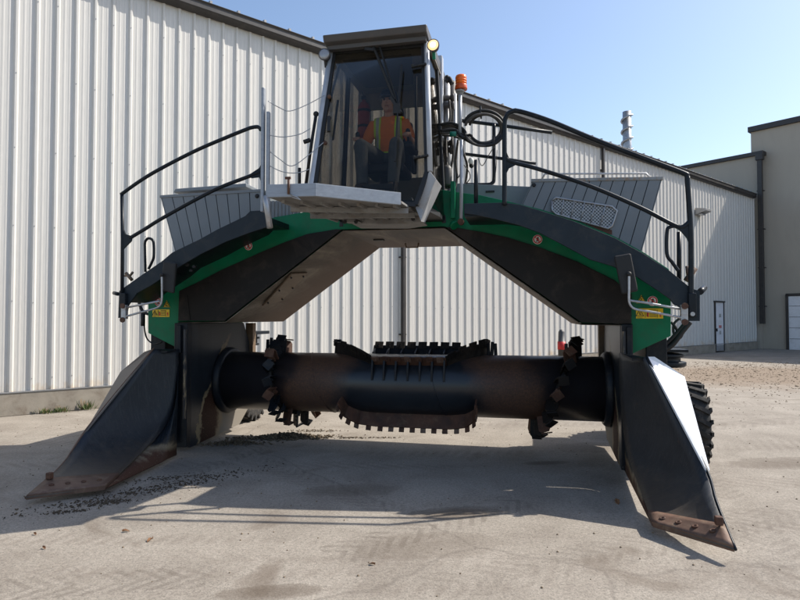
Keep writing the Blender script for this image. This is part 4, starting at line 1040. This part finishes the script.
# coiled hoses
def coil(c0, rx, ry, r, y, ph0, ph1, n=40):
    return [P(c0[0]+rx*math.cos(a), c0[1]-ry*math.sin(a), y=y+.06*math.sin(a*1.3)) for a in [ph0+(ph1-ph0)*k/n for k in range(n+1)]]
cl_ = []
for k, (cx, cy, rx, ry, r, y) in enumerate(((484, 128, 20.5, 17.5, .017, .1), (483, 129, 18, 15, .016, .15), (482.5, 127, 19, 16, .018, .22), (486, 129, 17, 14.5, .015, .05), (484, 130, 19.5, 16, .014, .0), (485, 127.5, 17.5, 16.5, .013, .28))):
    pts = [P(440, 125+k*2, y=y), P(452, 123+k*2.6, y=y), P(464, 130+k*1.8, y=y)]+coil((cx, cy), rx, ry, r, y, math.radians(205), math.radians(525), 36)
    mb = MB(); mb.tube(catmull(pts, 3), r, 10); cl_.append(mb.build('coiled_hose', HOSE if k % 3 else BLACK, mo))
mb = MB(); mb.tube([P(441, 131, y=.0), P(455, 130, y=.0), P(462, 137, y=0), P(478, 145, y=.0), P(494, 144, y=0), P(504, 135, y=0)], .018, 10, True, True); mb.build('coiled_hose', BLACK, mo)
mb = MB(); mb.tube([P(450, 134, y=-.05), P(456, 134, y=-.05)], .028, 10); mb.build('hose_coupling', plain('teal coupling', (.0, .16, .11), .5), mo)
for a in (100, 300):
    mb = MB(); c = P(484+19*math.cos(math.radians(a)), 128-16*math.sin(math.radians(a)), y=.1); mb.box(c, (.02, .16, .1)); mb.build('hose_tie', BLACK, mo)

# ---- mirrors
def mirror(head, arm1, arm2, clamp, s):
    y = YW-.12; f = pxs(head, y=y)
    mb = MB(); mb.prism(f, (0, .045, 0)); mo_ = mb.build('side_mirror', BLACK, wt, .018, seg=3)
    mb = MB(); c = sum(f, V((0, 0, 0)))/4; mb.prism([c+(p-c)*.86+V((0, .047, 0)) for p in f], (0, .004, 0)); mb.build('mirror_glass', plain('mirror silver', (.8, .8, .8), .03, 1), mo_)
    mb = MB(); mb.tube([P(*p, y=y-.03) for p in arm1], .0115, 10, True, True); mb.tube([P(*p, y=y-.03) for p in arm2], .0115, 10); mb.build('mirror_arm', STEEL, mo_)
    mb = MB(); a, b = P(*clamp[0], y=y-.02), P(*clamp[1], y=y-.02); mb.bar(a, b, .06, .05); mb.build('arm_clamp', STEEL, mo_, .006)
    mb = MB(); mb.ball(P(*arm1[0], y=y-.03), .024, 10); mb.build('arm_joint', BLACK, mo_)
    mb = MB()
    for q in clamp: mb.lathe([(.03, 0), (.03, .02)], P(*q, y=y-.02)+V((0, -.025, -.01)), (0, -1, 0), 8)
    mb.build('clamp_bolt', RUST, mo_)
mirror([(163, 260.5), (175.5, 263), (173, 293.5), (160, 290)], [(161.8, 275), (162, 290), (161.8, 300), (160, 305.5), (155, 308.5), (140, 312.5), (124, 317)], [(160, 301), (145, 304), (124, 308)], [(124.5, 305), (124.5, 319)], -1)
mirror([(614, 256), (631, 253), (638.5, 291), (622, 294.5)], [(629, 274), (629, 290), (629, 300), (631, 306), (637, 309.5), (655, 312.5), (683, 318)], [(630, 300.5), (650, 303.5), (683, 309.5)], [(684, 305), (684, 321)], 1)

# ---- warning labels
def label_rect(px, w, h, y=.024, m=YELLOW, nm='warning_label', pict=()):
    a = P(*px, y=y); mb = MB(); mb.box((a.x, a.y, a.z), (w, .004, h)); o = mb.build(nm, m, wt)
    return o, a
for s, cxy, tri, rnd in ((-1, (161, 313.2), (166.5, 305), (158.5, 302)), (1, (649.5, 313.5), (641.5, 300.5), (652.5, 301))):
    sc_ = 1.0 if s < 0 else 1.12; yf = .024
    o, a = label_rect(cxy, .24*sc_, .095*sc_)
    mb = MB(); w = .24*sc_; h = .095*sc_
    # triangle pictogram with figure, column marks, exclamation bars
    for x0_ in (-.36, ):
        c = V((a.x+x0_*w, yf-.004, a.z)); r1 = h*.42
        for k in range(3):
            p = [V((math.cos(PI/2+2*PI*j/3)*r1, 0, math.sin(PI/2+2*PI*j/3)*r1-.004)) for j in range(3)]
            mb.bar(c+p[k], c+p[(k+1) % 3], .006, .004, (0, 1, 0))
        mb.box(c+V((0, 0, .004)), (.008, .004, .022)); mb.box(c+V((.006, 0, -.012)), (.022, .004, .006))
    for k in range(4):
        mb.box((a.x+.12*w, yf-.004, a.z+h*(.34-k*.2)), (w*.24, .004, .006))
    mb.box((a.x-.16*w, yf-.004, a.z), (.004, .004, h*.8)); mb.box((a.x+.28*w, yf-.004, a.z), (.004, .004, h*.8))
    mb.box((a.x-.08*w, yf-.004, a.z-.004), (.012, .004, h*.5)); 
    for k in range(3): mb.box((a.x-w*.36, yf-.004, a.z-h*.5+.006), (w*.2, .004, .004))
    mb.build('label_print', LBLACK, o)
    mb = MB()
    for u in (-.06, .4): mb.box((a.x+u*w, yf-.005, a.z-h*.05), (.014, .004, h*.32)); mb.box((a.x+u*w, yf-.005, a.z-h*.3), (.014, .004, .01))
    mb.build('label_mark', RED, o)
    c = P(*tri, y=yf); r1 = .058
    mb = MB(); mb.prism([c+V((math.cos(PI/2+2*PI*j/3)*r1, 0, math.sin(PI/2+2*PI*j/3)*r1)) for j in range(3)], (0, .004, 0)); o = mb.build('warning_triangle', YELLOW, wt)
    mb = MB(); c2 = c+V((0, -.004, 0))
    for j in range(3):
        mb.bar(c2+V((math.cos(PI/2+2*PI*j/3)*r1*.85, 0, math.sin(PI/2+2*PI*j/3)*r1*.85)), c2+V((math.cos(PI/2+2*PI*(j+1)/3)*r1*.85, 0, math.sin(PI/2+2*PI*(j+1)/3)*r1*.85)), .005, .004, (0, 1, 0))
    mb.bar(c2+V((-.016, 0, .0)), c2+V((.018, 0, -.014)), .012, .004, (0, 1, 0)); mb.ball(c2+V((.0, 0, .014)), .007, 8); mb.build('triangle_print', LBLACK, o)
    for ctr, rr_, yy in ((rnd, .052, .024), ((248.5, 246) if s < 0 else (537.5, 239.5), .052, .022)):
        c = P(*ctr, y=yy)
        mb = MB(); mb.lathe([(rr_, 0), (rr_, .004)], c, (0, -1, 0), 28); o = mb.build('prohibition_sticker', WHITE, wt)
        mb = MB(); ringp = [c+V((math.cos(2*PI*k/24)*rr_*.8, -.006, math.sin(2*PI*k/24)*rr_*.8)) for k in range(25)]; mb.tube(ringp, .006, 6); mb.bar(c+V((-rr_*.55, -.007, rr_*.55)), c+V((rr_*.55, -.007, -rr_*.55)), .009, .004, (0, 1, 0)); mb.build('sticker_ring', RED, o)
        mb = MB(); c = c+V((0, -.006, 0)); mb.ball(c+V((.004, 0, .018)), .009, 8, (1, .3, 1)); mb.bar(c+V((0, 0, .012)), c+V((-.004, 0, -.012)), .014, .003, (0, 1, 0)); mb.bar(c+V((-.004, 0, -.01)), c+V((.012, 0, -.028)), .007, .003, (0, 1, 0)); mb.bar(c+V((-.004, 0, -.01)), c+V((-.016, 0, -.026)), .007, .003, (0, 1, 0)); mb.bar(c+V((0, 0, .006)), c+V((.02, 0, .0)), .006, .003, (0, 1, 0)); mb.build('sticker_figure', LBLACK, o)
# hoses behind the band ends
for pth, r in (([(144, 320), (145, 332), (148, 340), (155, 344), (162, 342)], .01), ([(143, 312), (143, 326)], .028), ([(138, 298), (142, 310), (150, 314), (160, 308)], .02), ([(152, 290), (147, 298), (141, 300)], .03)):
    mb = MB(); mb.tube([P(a, b, y=.15) for a, b in pth], r, 8, True, len(pth) > 2); mb.build('hydraulic_hose', BLACK, wt)
for pth, r in (([(690, 322), (682, 332), (672, 345), (660, 352)], .03), ([(686, 322), (676, 334), (664, 346)], .022), ([(671, 322), (676, 328), (678, 336), (674, 340)], .016), ([(680, 318), (674, 324), (674, 334), (680, 338), (684, 330)], .014)):
    mb = MB(); mb.tube([P(a, b, y=.45) for a, b in pth], r, 8, True, True); mb.build('hydraulic_hose', BLACK, wt)
mb = MB(); c = P(668, 350, y=.9); mb.box(c, (.36, .4, .03)); c = P(664, 358, y=.9); mb.lathe([(.22, -.1), (.24, -.08), (.24, -.04), (.18, -.03), (.18, .01), (.22, .02), (.22, .05), (.1, .07)], c, (0, 0, 1), 28); mb.build('slewing_ring', RAIL, wt, .004)

# ================================================================== OPERATOR and CAB FURNITURE
seatx = P(388, 150, y=-.0).x
HEADP = P(388, 101, y=.0)
sz = HEADP.z-.78      # seat surface height (eye level to seat)
# seat (part of the cab)
mb = MB(); mb.box((seatx, .0, sz-.06), (.48, .5, .11)); st = mb.build('operator_seat', DARK, cabo, .04, seg=3)
mb = MB(); mb.box((seatx, .29, sz+.3), (.46, .1, .62), Euler((-.12, 0, 0)).to_matrix()); mb.box((seatx, .33, sz+.7), (.24, .07, .16)); mb.build('backrest', DARK, st, .03, seg=3)
for s in (-1, 1): mb = MB(); mb.box((seatx+s*.29, -.08, sz+.18), (.1, .4, .07)); mb.box((seatx+s*.29, .1, sz+.05), (.06, .08, .24)); mb.build('armrest', DARK, st, .02)
for s in (-1, 1):
    mb = MB(); mb.tube([(seatx+s*.29, -.25, sz+.21), (seatx+s*.29, -.26, sz+.3)], .012, 8); mb.ball((seatx+s*.29, -.26, sz+.32), .028, 12, (1, 1, 1.4)); mb.build('joystick', BLACK, st)
mb = MB(); mb.lathe([(.14, rearz+.07), (.1, rearz+.2), (.1, sz-.1)], (seatx, 0, 0), (0, 0, 1), 16); mb.build('seat_pedestal', DARK, st)
mb = MB(); mb.box((seatx-.02, -.72, rearz+.18), (.6, .18, .12)); mb.box((seatx+.1, -.75, rearz+.27), (.34, .1, .06)); mb.build('dashboard', DARK, cabo, .01)
mb = MB(); mb.tube([(seatx-.55, -.9, rearz+.14), (seatx+.1, -.9, rearz+.1), (seatx+.25, -.9, rearz+.16), (seatx+.28, -.85, rearz+.3)], .016, 8, True, True); mb.build('foot_rail', BLACK, cabo)

SKIN, nsS, lnS, bsS = newmat('skin'); bsS.inputs['Base Color'].default_value = (.62, .36, .26, 1); bsS.inputs['Roughness'].default_value = .5; bsS.inputs['Subsurface Weight'].default_value = .1
TROUS = paint('grey work trousers', (.1, .11, .12), .9, 0, .15, (.2, .19, .17), .5, 8)
HELM = plain('navy hard hat plastic', (.012, .018, .035), .3)
BOOT = plain('brown boot leather', (.05, .035, .025), .6)
def shirtmat():
    m, ns, ln, bs = newmat('orange hi-vis shirt with stripes')
    tc = ns.new('ShaderNodeTexCoord'); sp = ns.new('ShaderNodeSeparateXYZ'); ln.new(tc.outputs['Object'], sp.inputs[0])
    def band(v, c, w):
        d = math_(ns, ln, 'ABSOLUTE', math_(ns, ln, 'SUBTRACT', v, c)); return math_(ns, ln, 'LESS_THAN', d, w)
    ax = math_(ns, ln, 'ABSOLUTE', sp.outputs[0])
    up = math_(ns, ln, 'GREATER_THAN', sp.outputs[2], .14)
    w1 = math_(ns, ln, 'MAXIMUM', math_(ns, ln, 'MULTIPLY', band(ax, .125, .042), up), band(sp.outputs[2], .13, .042))
    w2 = math_(ns, ln, 'MAXIMUM', math_(ns, ln, 'MULTIPLY', band(ax, .125, .02), up), band(sp.outputs[2], .13, .018))
    nz = noise(ns, ln, 9, 5); base = mixc(ns, ln, nz.outputs[0], (.85, .17, .015), (1.0, .3, .03))
    c = mixc(ns, ln, w1, base, (.6, .85, .05)); c = mixc(ns, ln, w2, c, (.5, .5, .48))
    ln.new(c, bs.inputs['Base Color']); bs.inputs['Roughness'].default_value = .85; bump(ns, ln, nz.outputs[0], bs, .4, .03); return m
PM = MW @ Matrix.Translation((seatx, 0.02, sz))
person = empty('person', PM, 'operator in navy hard hat and orange hi-vis shirt sitting in the raised cab', 'person')
def remesh(name, build, voxel, mat, sm=6):
    mb = MB(); build(mb)
    o = mb.build(name, mat, person)
    r = o.modifiers.new('r', 'REMESH'); r.mode = 'VOXEL'; r.voxel_size = voxel; r.use_smooth_shade = True
    s = o.modifiers.new('s', 'SMOOTH'); s.factor = .5; s.iterations = sm
    dg = bpy.context.evaluated_depsgraph_get(); me = bpy.data.meshes.new_from_object(o.evaluated_get(dg)); o.modifiers.clear(); o.data = me
    for p in me.polygons: p.use_smooth = True
    return o
# joints, origin = seat surface under the pelvis; -y forward
SH = {-1: V((-.19, .04, .53)), 1: V((.19, .04, .53))}
EL = {-1: V((-.27, -.03, .27)), 1: V((.28, -.02, .28))}
WR = {-1: V((-.285, -.24, .245)), 1: V((.295, -.22, .27))}
def torso(mb, e=0.0):
    mb.ball((0, .03, .1), .15+e, 20, (1.1, .8, .85)); mb.ball((0, .04, .27), .15+e, 20, (1.0, .72, 1.0)); mb.ball((0, .05, .42), .17+e, 20, (1.02, .7, .95))
    mb.tube([(-.17, .05, .53), (0, .055, .55), (.17, .05, .53)], [.06+e, .075+e, .06+e], 14)
def head(mb):
    mb.ball((0, .01, .765), .098, 24, (.78, .95, 1.18)); mb.ball((0, -.015, .695), .065, 20, (.95, 1.0, .8)); mb.tube([(0, .045, .53), (0, .02, .7)], .055, 16)
    mb.tube([(0, -.085, .775), (0, -.112, .735)], [.01, .018], 10)                      # nose
    for s in (-1, 1): mb.ball((s*.078, .015, .75), .03, 10, (.35, .7, 1.05)); mb.ball((s*.033, -.072, .785), .02, 10, (1.3, .7, .6))
    mb.ball((0, -.08, .7), .02, 10, (1.6, .6, .45)); mb.ball((0, -.07, .665), .024, 10, (1.1, .8, .8))
def hand(mb, s):
    w = WR[s]; j = V((s*.29, -.28, .32)) - V((0, .02, 0))
    palm = w+V((0, -.055, .012)); mb.ball(palm, .045, 16, (.85, 1.05, .5), Euler((-.2, s*.2, 0)).to_matrix())
    for k, (dx, L_) in enumerate(((-.033, .07), (-.011, .08), (.011, .076), (.032, .06))):
        a = palm+V((s*-1*dx*-1, -.03, .008)); b = a+V((0, -L_*.45, .004)); c = b+V((0, -L_*.2, -L_*.35)); d = c+V((0, L_*.2, -L_*.25))
        mb.tube([a, b, c, d], [.0105, .0098, .009, .0075], 8)
    a = w+V((-s*.03, -.03, .01)); b = a+V((-s*.025, -.03, .01)); c = b+V((0, -.03, -.005)); mb.tube([a, b, c], [.014, .012, .009], 8)
def body(mb):
    torso(mb); head(mb)
    for s in (-1, 1):
        mb.tube([SH[s], SH[s].lerp(EL[s], .5), EL[s]], [.058, .05, .042], 14); mb.tube([EL[s], EL[s].lerp(WR[s], .35), WR[s], WR[s]+V((0, -.04, .01))], [.042, .042, .028, .03], 14); mb.ball(EL[s], .043, 12); hand(mb, s)
        hip = V((s*.1, 0, .09)); kn = V((s*.2, -.46, .14)); an = V((s*.17, -.5, -.3))
        mb.tube([hip, hip.lerp(kn, .5), kn], [.09, .08, .06], 16); mb.ball(kn, .06, 14); mb.tube([kn, kn.lerp(an, .35), an], [.058, .055, .04], 14)
remesh('body', body, .0055, SKIN, 4)
def shirt(mb):
    torso(mb, .014)
    for s in (-1, 1):
        e = SH[s].lerp(EL[s], .9); mb.tube([SH[s]+V((-s*.02, 0, .005)), SH[s].lerp(EL[s], .5), e], [.074, .067, .06], 16)
remesh('shirt', shirt, .008, shirtmat(), 4)
def trousers(mb):
    mb.ball((0, .02, .09), .165, 20, (1.12, .85, .62))
    for s in (-1, 1):
        hip = V((s*.1, 0, .09)); kn = V((s*.2, -.46, .14)); an = V((s*.17, -.5, -.3))
        mb.tube([hip, hip.lerp(kn, .5), kn], [.105, .095, .078], 16); mb.ball(kn, .078, 14); mb.tube([kn, kn.lerp(an, .35), an], [.075, .072, .062], 14)
remesh('trousers', trousers, .009, TROUS, 4)
for s in (-1, 1):
    remesh('boot', lambda mb: (mb.tube([(s*.17, -.5, -.26), (s*.17, -.5, -.33)], .055, 14), mb.tube([(s*.17, -.47, -.35), (s*.175, -.64, -.36)], [.05, .045], 14), mb.ball((s*.175, -.64, -.36), .045, 12)), .009, BOOT, 3)
mb = MB(); mb.lathe([(.108, .805), (.112, .81), (.112, .83), (.105, .87), (.08, .91), (.04, .93), (.0, .935)], (0, .012, 0), (0, 0, 1), 28)
mb.loft([(-.08, -.07, .812), (.08, -.07, .812), (.055, -.145, .802), (-.055, -.145, .802)], [(-.08, -.07, .822), (.08, -.07, .822), (.055, -.145, .81), (-.055, -.145, .81)])
mb.tube([(0, -.09, .86), (0, -.05, .915), (0, .01, .94), (0, .07, .915), (0, .11, .86)], .012, 8, True, True); mb.build('hard_hat', HELM, person)
for s in (-1, 1):
    mb = MB(); mb.ball((s*.031, -.08, .782), .0115, 10); mb.build('eye', BLACK, person)
mb = MB(); mb.tube([(-.022, -.094, .7), (0, -.1, .701), (.022, -.094, .7)], .004, 6); mb.build('mouth', plain('lips', (.22, .07, .06), .5), person)
# red fire extinguisher on the rear wall of the cab
ex = P(364, 118, y=.5)
fe = empty('fire_extinguisher', MW @ Matrix.Translation((ex.x, .5, ex.z-.25)), 'dull red fire extinguisher strapped upright behind the operator inside the cab', 'fire extinguisher')
mb = MB(); mb.lathe([(.0, 0), (.072, .0), (.078, .02), (.078, .38), (.06, .43), (.025, .46), (.025, .48)], (0, 0, 0), (0, 0, 1), 24); mb.build('cylinder', plain('dull red paint', (.38, .05, .03), .4), fe)
mb = MB(); mb.box((0, -.01, .5), (.05, .06, .04)); mb.tube([(0, 0, .52), (.0, -.09, .55)], .01, 8); mb.build('valve_handle', BLACK, fe)
mb = MB(); 
for z in (.12, .32): mb.lathe([(.08, z), (.082, z+.03)], (0, 0, 0), (0, 0, 1), 24)
mb.build('strap', BLACK, fe)
mb = MB(); mb.box((0, .11, .2), (.1, .08, .3)); mb.build('wall_bracket', BLACK, fe)

# ================================================================== SMALL THINGS IN THE YARD
# red-topped bollard behind the drum
bw = G(561, 352); bw = CAM + ray(561.5, 345)*12.0
bw = V((bw.x, bw.y, 0))
bo = empty('marker_post', Matrix.Translation(bw), 'small grey marker post with a red band seen behind the drum at right', 'post')
mb = MB(); mb.lathe([(.07, 0), (.07, 1.0), (.075, 1.0), (.075, 1.06), (.07, 1.06), (.06, 1.35), (.03, 1.4)], (0, 0, 0), (0, 0, 1), 18); mb.build('shaft', CABGREY, bo)
mb = MB(); mb.lathe([(.078, 1.0), (.078, 1.16)], (0, 0, 0), (0, 0, 1), 18); mb.build('red_band', RED, bo)
# weeds along the plinth
WEED = plain('weed green', (.08, .12, .03), .7); WEEDB = plain('dry weed', (.25, .16, .07), .8)
labs = {44: 'leftmost low weed tuft at the foot of the warehouse plinth', 61: 'green weed tuft in the middle of three along the warehouse plinth', 86: 'tallest weed tuft beside the left shoe at the warehouse plinth'}
for px, py, h_ in ((44, 413, .1), (61, 411, .1), (86, 410, .17)):
    q = WL(px, py, -.12); w0 = WM @ V((q.x, -.12, 0)); root = empty('weed', Matrix.Translation(w0), labs[px], 'weed', 'weeds along the plinth')
    mb = MB(); rng = random.Random(px)
    for k in range(60):
        a = rng.uniform(0, 2*PI); r = rng.uniform(0, .13); p = V((math.cos(a)*r*1.6, math.sin(a)*r*.5, 0)); d = V((math.cos(a)*.5, math.sin(a)*.3, rng.uniform(.5, 1))).normalized()*h_*rng.uniform(.5, 1.3); s_ = V((-d.y, d.x, .02)).normalized()*.012
        mb.poly([p, p+d*.5+s_, p+d, p+d*.5-s_])
    mb.build('leaf', WEED, root)
    mb = MB()
    for k in range(8):
        a = rng.uniform(0, 2*PI); p = V((math.cos(a)*.08, math.sin(a)*.03, 0)); mb.tube([p, p+V((rng.uniform(-.05, .05), 0, h_*rng.uniform(.6, 1.2)))], .003, 4)
    mb.build('stem', WEEDB, root)
# litter: crumbs of compost and dry leaves
LIT = paint('compost crumbs', (.06, .042, .026), .9, 0, .5, (.2, .15, .09), 1, 30, .3)
LIT2 = paint('dry straw and leaf bits', (.1, .07, .04), .9, 0, .7, (.3, .26, .18), 1, 30, .3)
def crumbs(mb, cx, cy, sx, sy, n, smin, smax, rng, rot=0, flat=.5, mound=0.0):
    for k in range(n):
        gx, gy = rng.gauss(0, .45), rng.gauss(0, .45); x = cx+(gx*sx*math.cos(rot)-gy*sy*math.sin(rot)); y = cy+(gx*sx*math.sin(rot)+gy*sy*math.cos(rot))
        s_ = rng.uniform(smin, smax); zc = s_*.3+mound*max(0, 1-gx*gx*2-gy*gy*2)*rng.random()
        m = Matrix.Translation((x, y, zc)) @ Euler((rng.uniform(-.6, .6), rng.uniform(-.6, .6), rng.uniform(0, 6.3))).to_matrix().to_4x4() @ Matrix.Diagonal((s_*rng.uniform(.8, 2.2), s_*rng.uniform(.5, 1), s_*flat, 1))
        bmesh.ops.create_icosphere(mb.bm, subdivisions=1, radius=.6, matrix=m)
rng = random.Random(11)
def gp2(px, py): q = G(px, py); return q.x, q.y
mb = MB(); crumbs(mb, *gp2(234, 444), .42, .12, 420, .006, .03, rng, .1, .5, .06); crumbs(mb, *gp2(285, 438), .62, .17, 1300, .006, .036, rng, .1, .5, .07); crumbs(mb, *gp2(315, 431), .4, .1, 150, .006, .02, rng)
tag(mb.build('compost_litter', LIT2), 'brown straw and compost crumbs heaped under the left of the drum', 'litter', kind='stuff')
mb = MB(); crumbs(mb, *gp2(150, 490), 1.3, .18, 420, .006, .02, rng, .75); crumbs(mb, *gp2(105, 503), .3, .08, 260, .004, .016, rng, .3); crumbs(mb, *gp2(68, 512), .2, .05, 90, .004, .018, rng, .3); crumbs(mb, *gp2(165, 487), 1.5, .5, 500, .003, .009, rng, .75); crumbs(mb, *gp2(175, 478), .6, .1, 130, .006, .018, rng, .3); crumbs(mb, *gp2(352, 438), .22, .05, 60, .008, .022, rng); crumbs(mb, *gp2(385, 438), .22, .05, 40, .008, .02, rng)
tag(mb.build('dark_crumbs', LIT), 'dark compost crumbs trailing in front of the left shoe', 'litter', kind='stuff')
mb = MB()
for k in range(900):
    x, y = rng.uniform(-6, 7), rng.uniform(2.6, 12); s_ = rng.uniform(.003, .009)
    bmesh.ops.create_icosphere(mb.bm, subdivisions=1, radius=s_, matrix=Matrix.Translation((x, y, s_*.3)))
for k in range(1500):
    px = rng.uniform(675, 810); py = 362+abs(rng.gauss(0, 14)); q = G(px, py); s_ = rng.uniform(.006, .018)*(1 if rng.random() < .95 else 2.0)
    bmesh.ops.create_icosphere(mb.bm, subdivisions=1, radius=s_, matrix=Matrix.Translation((q.x, q.y, s_*.25)) @ Matrix.Diagonal((1.3, 1, .6, 1)))
tag(mb.build('gravel_bits', paint('dirt clods', (.2, .15, .1), .9, 0, .4, (.2, .15, .09), 1, 30, .3)), 'scattered pebbles and wood chips over the yard and the brown dirt at right', 'gravel', kind='stuff')
LEAF = plain('dead leaf', (.18, .085, .035), .8)
leafs = [(617, 503, .05, 'curled brown dead leaf on shaded concrete left of the right shoe'), (620, 449, .035, 'pale crumpled leaf at the foot of the right leg'), (150, 541, .035, 'small dead leaf on the sunlit concrete at lower left, the right one of two'), (35, 535, .02, 'tiny red brown leaf on the concrete at lower left, nearest the picture edge'), (126, 532, .028, 'small flat brown leaf on sunlit concrete, left of the darker curled one'), (372, 565, .024, 'tiny red brown leaf on the sunlit concrete at bottom centre'), (44, 549, .022, 'tiny brown leaf on the concrete at lower left, lower of two')]
for px, py, s_, lb in leafs:
    q = G(px, py); mb = MB(); n = 8; top = []
    for i in range(n+1):
        u = i/n; w = math.sin(PI*u)*.45*s_*(1+.2*math.sin(u*19)); top.append((V((u*2*s_-s_, -w, .006+.3*s_*math.sin(u*4))), V((u*2*s_-s_, 0, .003+.1*s_*math.sin(u*4))), V((u*2*s_-s_, w, .01+.35*s_*math.sin(u*3+1)))))
    vv = [[mb.bm.verts.new(p) for p in r] for r in top]
    for i in range(n):
        for j in range(2): mb.bm.faces.new((vv[i][j], vv[i][j+1], vv[i+1][j+1], vv[i+1][j]))
    bmesh.ops.remove_doubles(mb.bm, verts=mb.bm.verts, dist=.0004)
    o = mb.build('dead_leaf', LEAF); o.location = (q.x, q.y, .002); o.rotation_euler = (0, 0, px*.7); tag(o, lb, 'leaf', 'dead leaves on the concrete')
    so = o.modifiers.new('t', 'SOLIDIFY'); so.thickness = .0015

# ================================================================== LIGHT, WORLD, CAMERA
s_dir = (V((.7638, .6455, 0))*1.0 + V((.6455, -.7638, 0))*.44 + V((0, 0, 1.12))).normalized()
sun = bpy.data.lights.new('sun', 'SUN'); sun.energy = 4.2; sun.angle = math.radians(.53); sun.color = (1, .94, .85)
so = bpy.data.objects.new('sun', sun); COL.objects.link(so); so.rotation_euler = (-s_dir).to_track_quat('-Z', 'Y').to_euler(); so.location = (20, 10, 30)
w = bpy.data.worlds.new('World'); sc.world = w; w.use_nodes = True
ns, ln = w.node_tree.nodes, w.node_tree.links
sky = ns.new('ShaderNodeTexSky'); sky.sky_type = 'NISHITA'; sky.sun_disc = False
sky.sun_elevation = math.asin(s_dir.z); sky.sun_rotation = math.atan2(s_dir.x, s_dir.y); sky.air_density = 1.0; sky.dust_density = 1.3; sky.ozone_density = 1.6
bg = ns['Background']; bg.inputs[1].default_value = .13; ln.new(sky.outputs[0], bg.inputs[0])
cam = bpy.data.cameras.new('camera'); co = bpy.data.objects.new('camera', cam); COL.objects.link(co); co.location = CAM
co.rotation_euler = (PI/2+PITCH, 0, 0); cam.sensor_width = 36; cam.lens = 27; cam.clip_end = 3000; cam.clip_start = .05
sc.camera = co
sc.view_settings.view_transform = 'Standard'; sc.view_settings.look = 'None'; sc.view_settings.exposure = 0.64; sc.view_settings.gamma = 1; sc.view_settings.use_curve_mapping = False
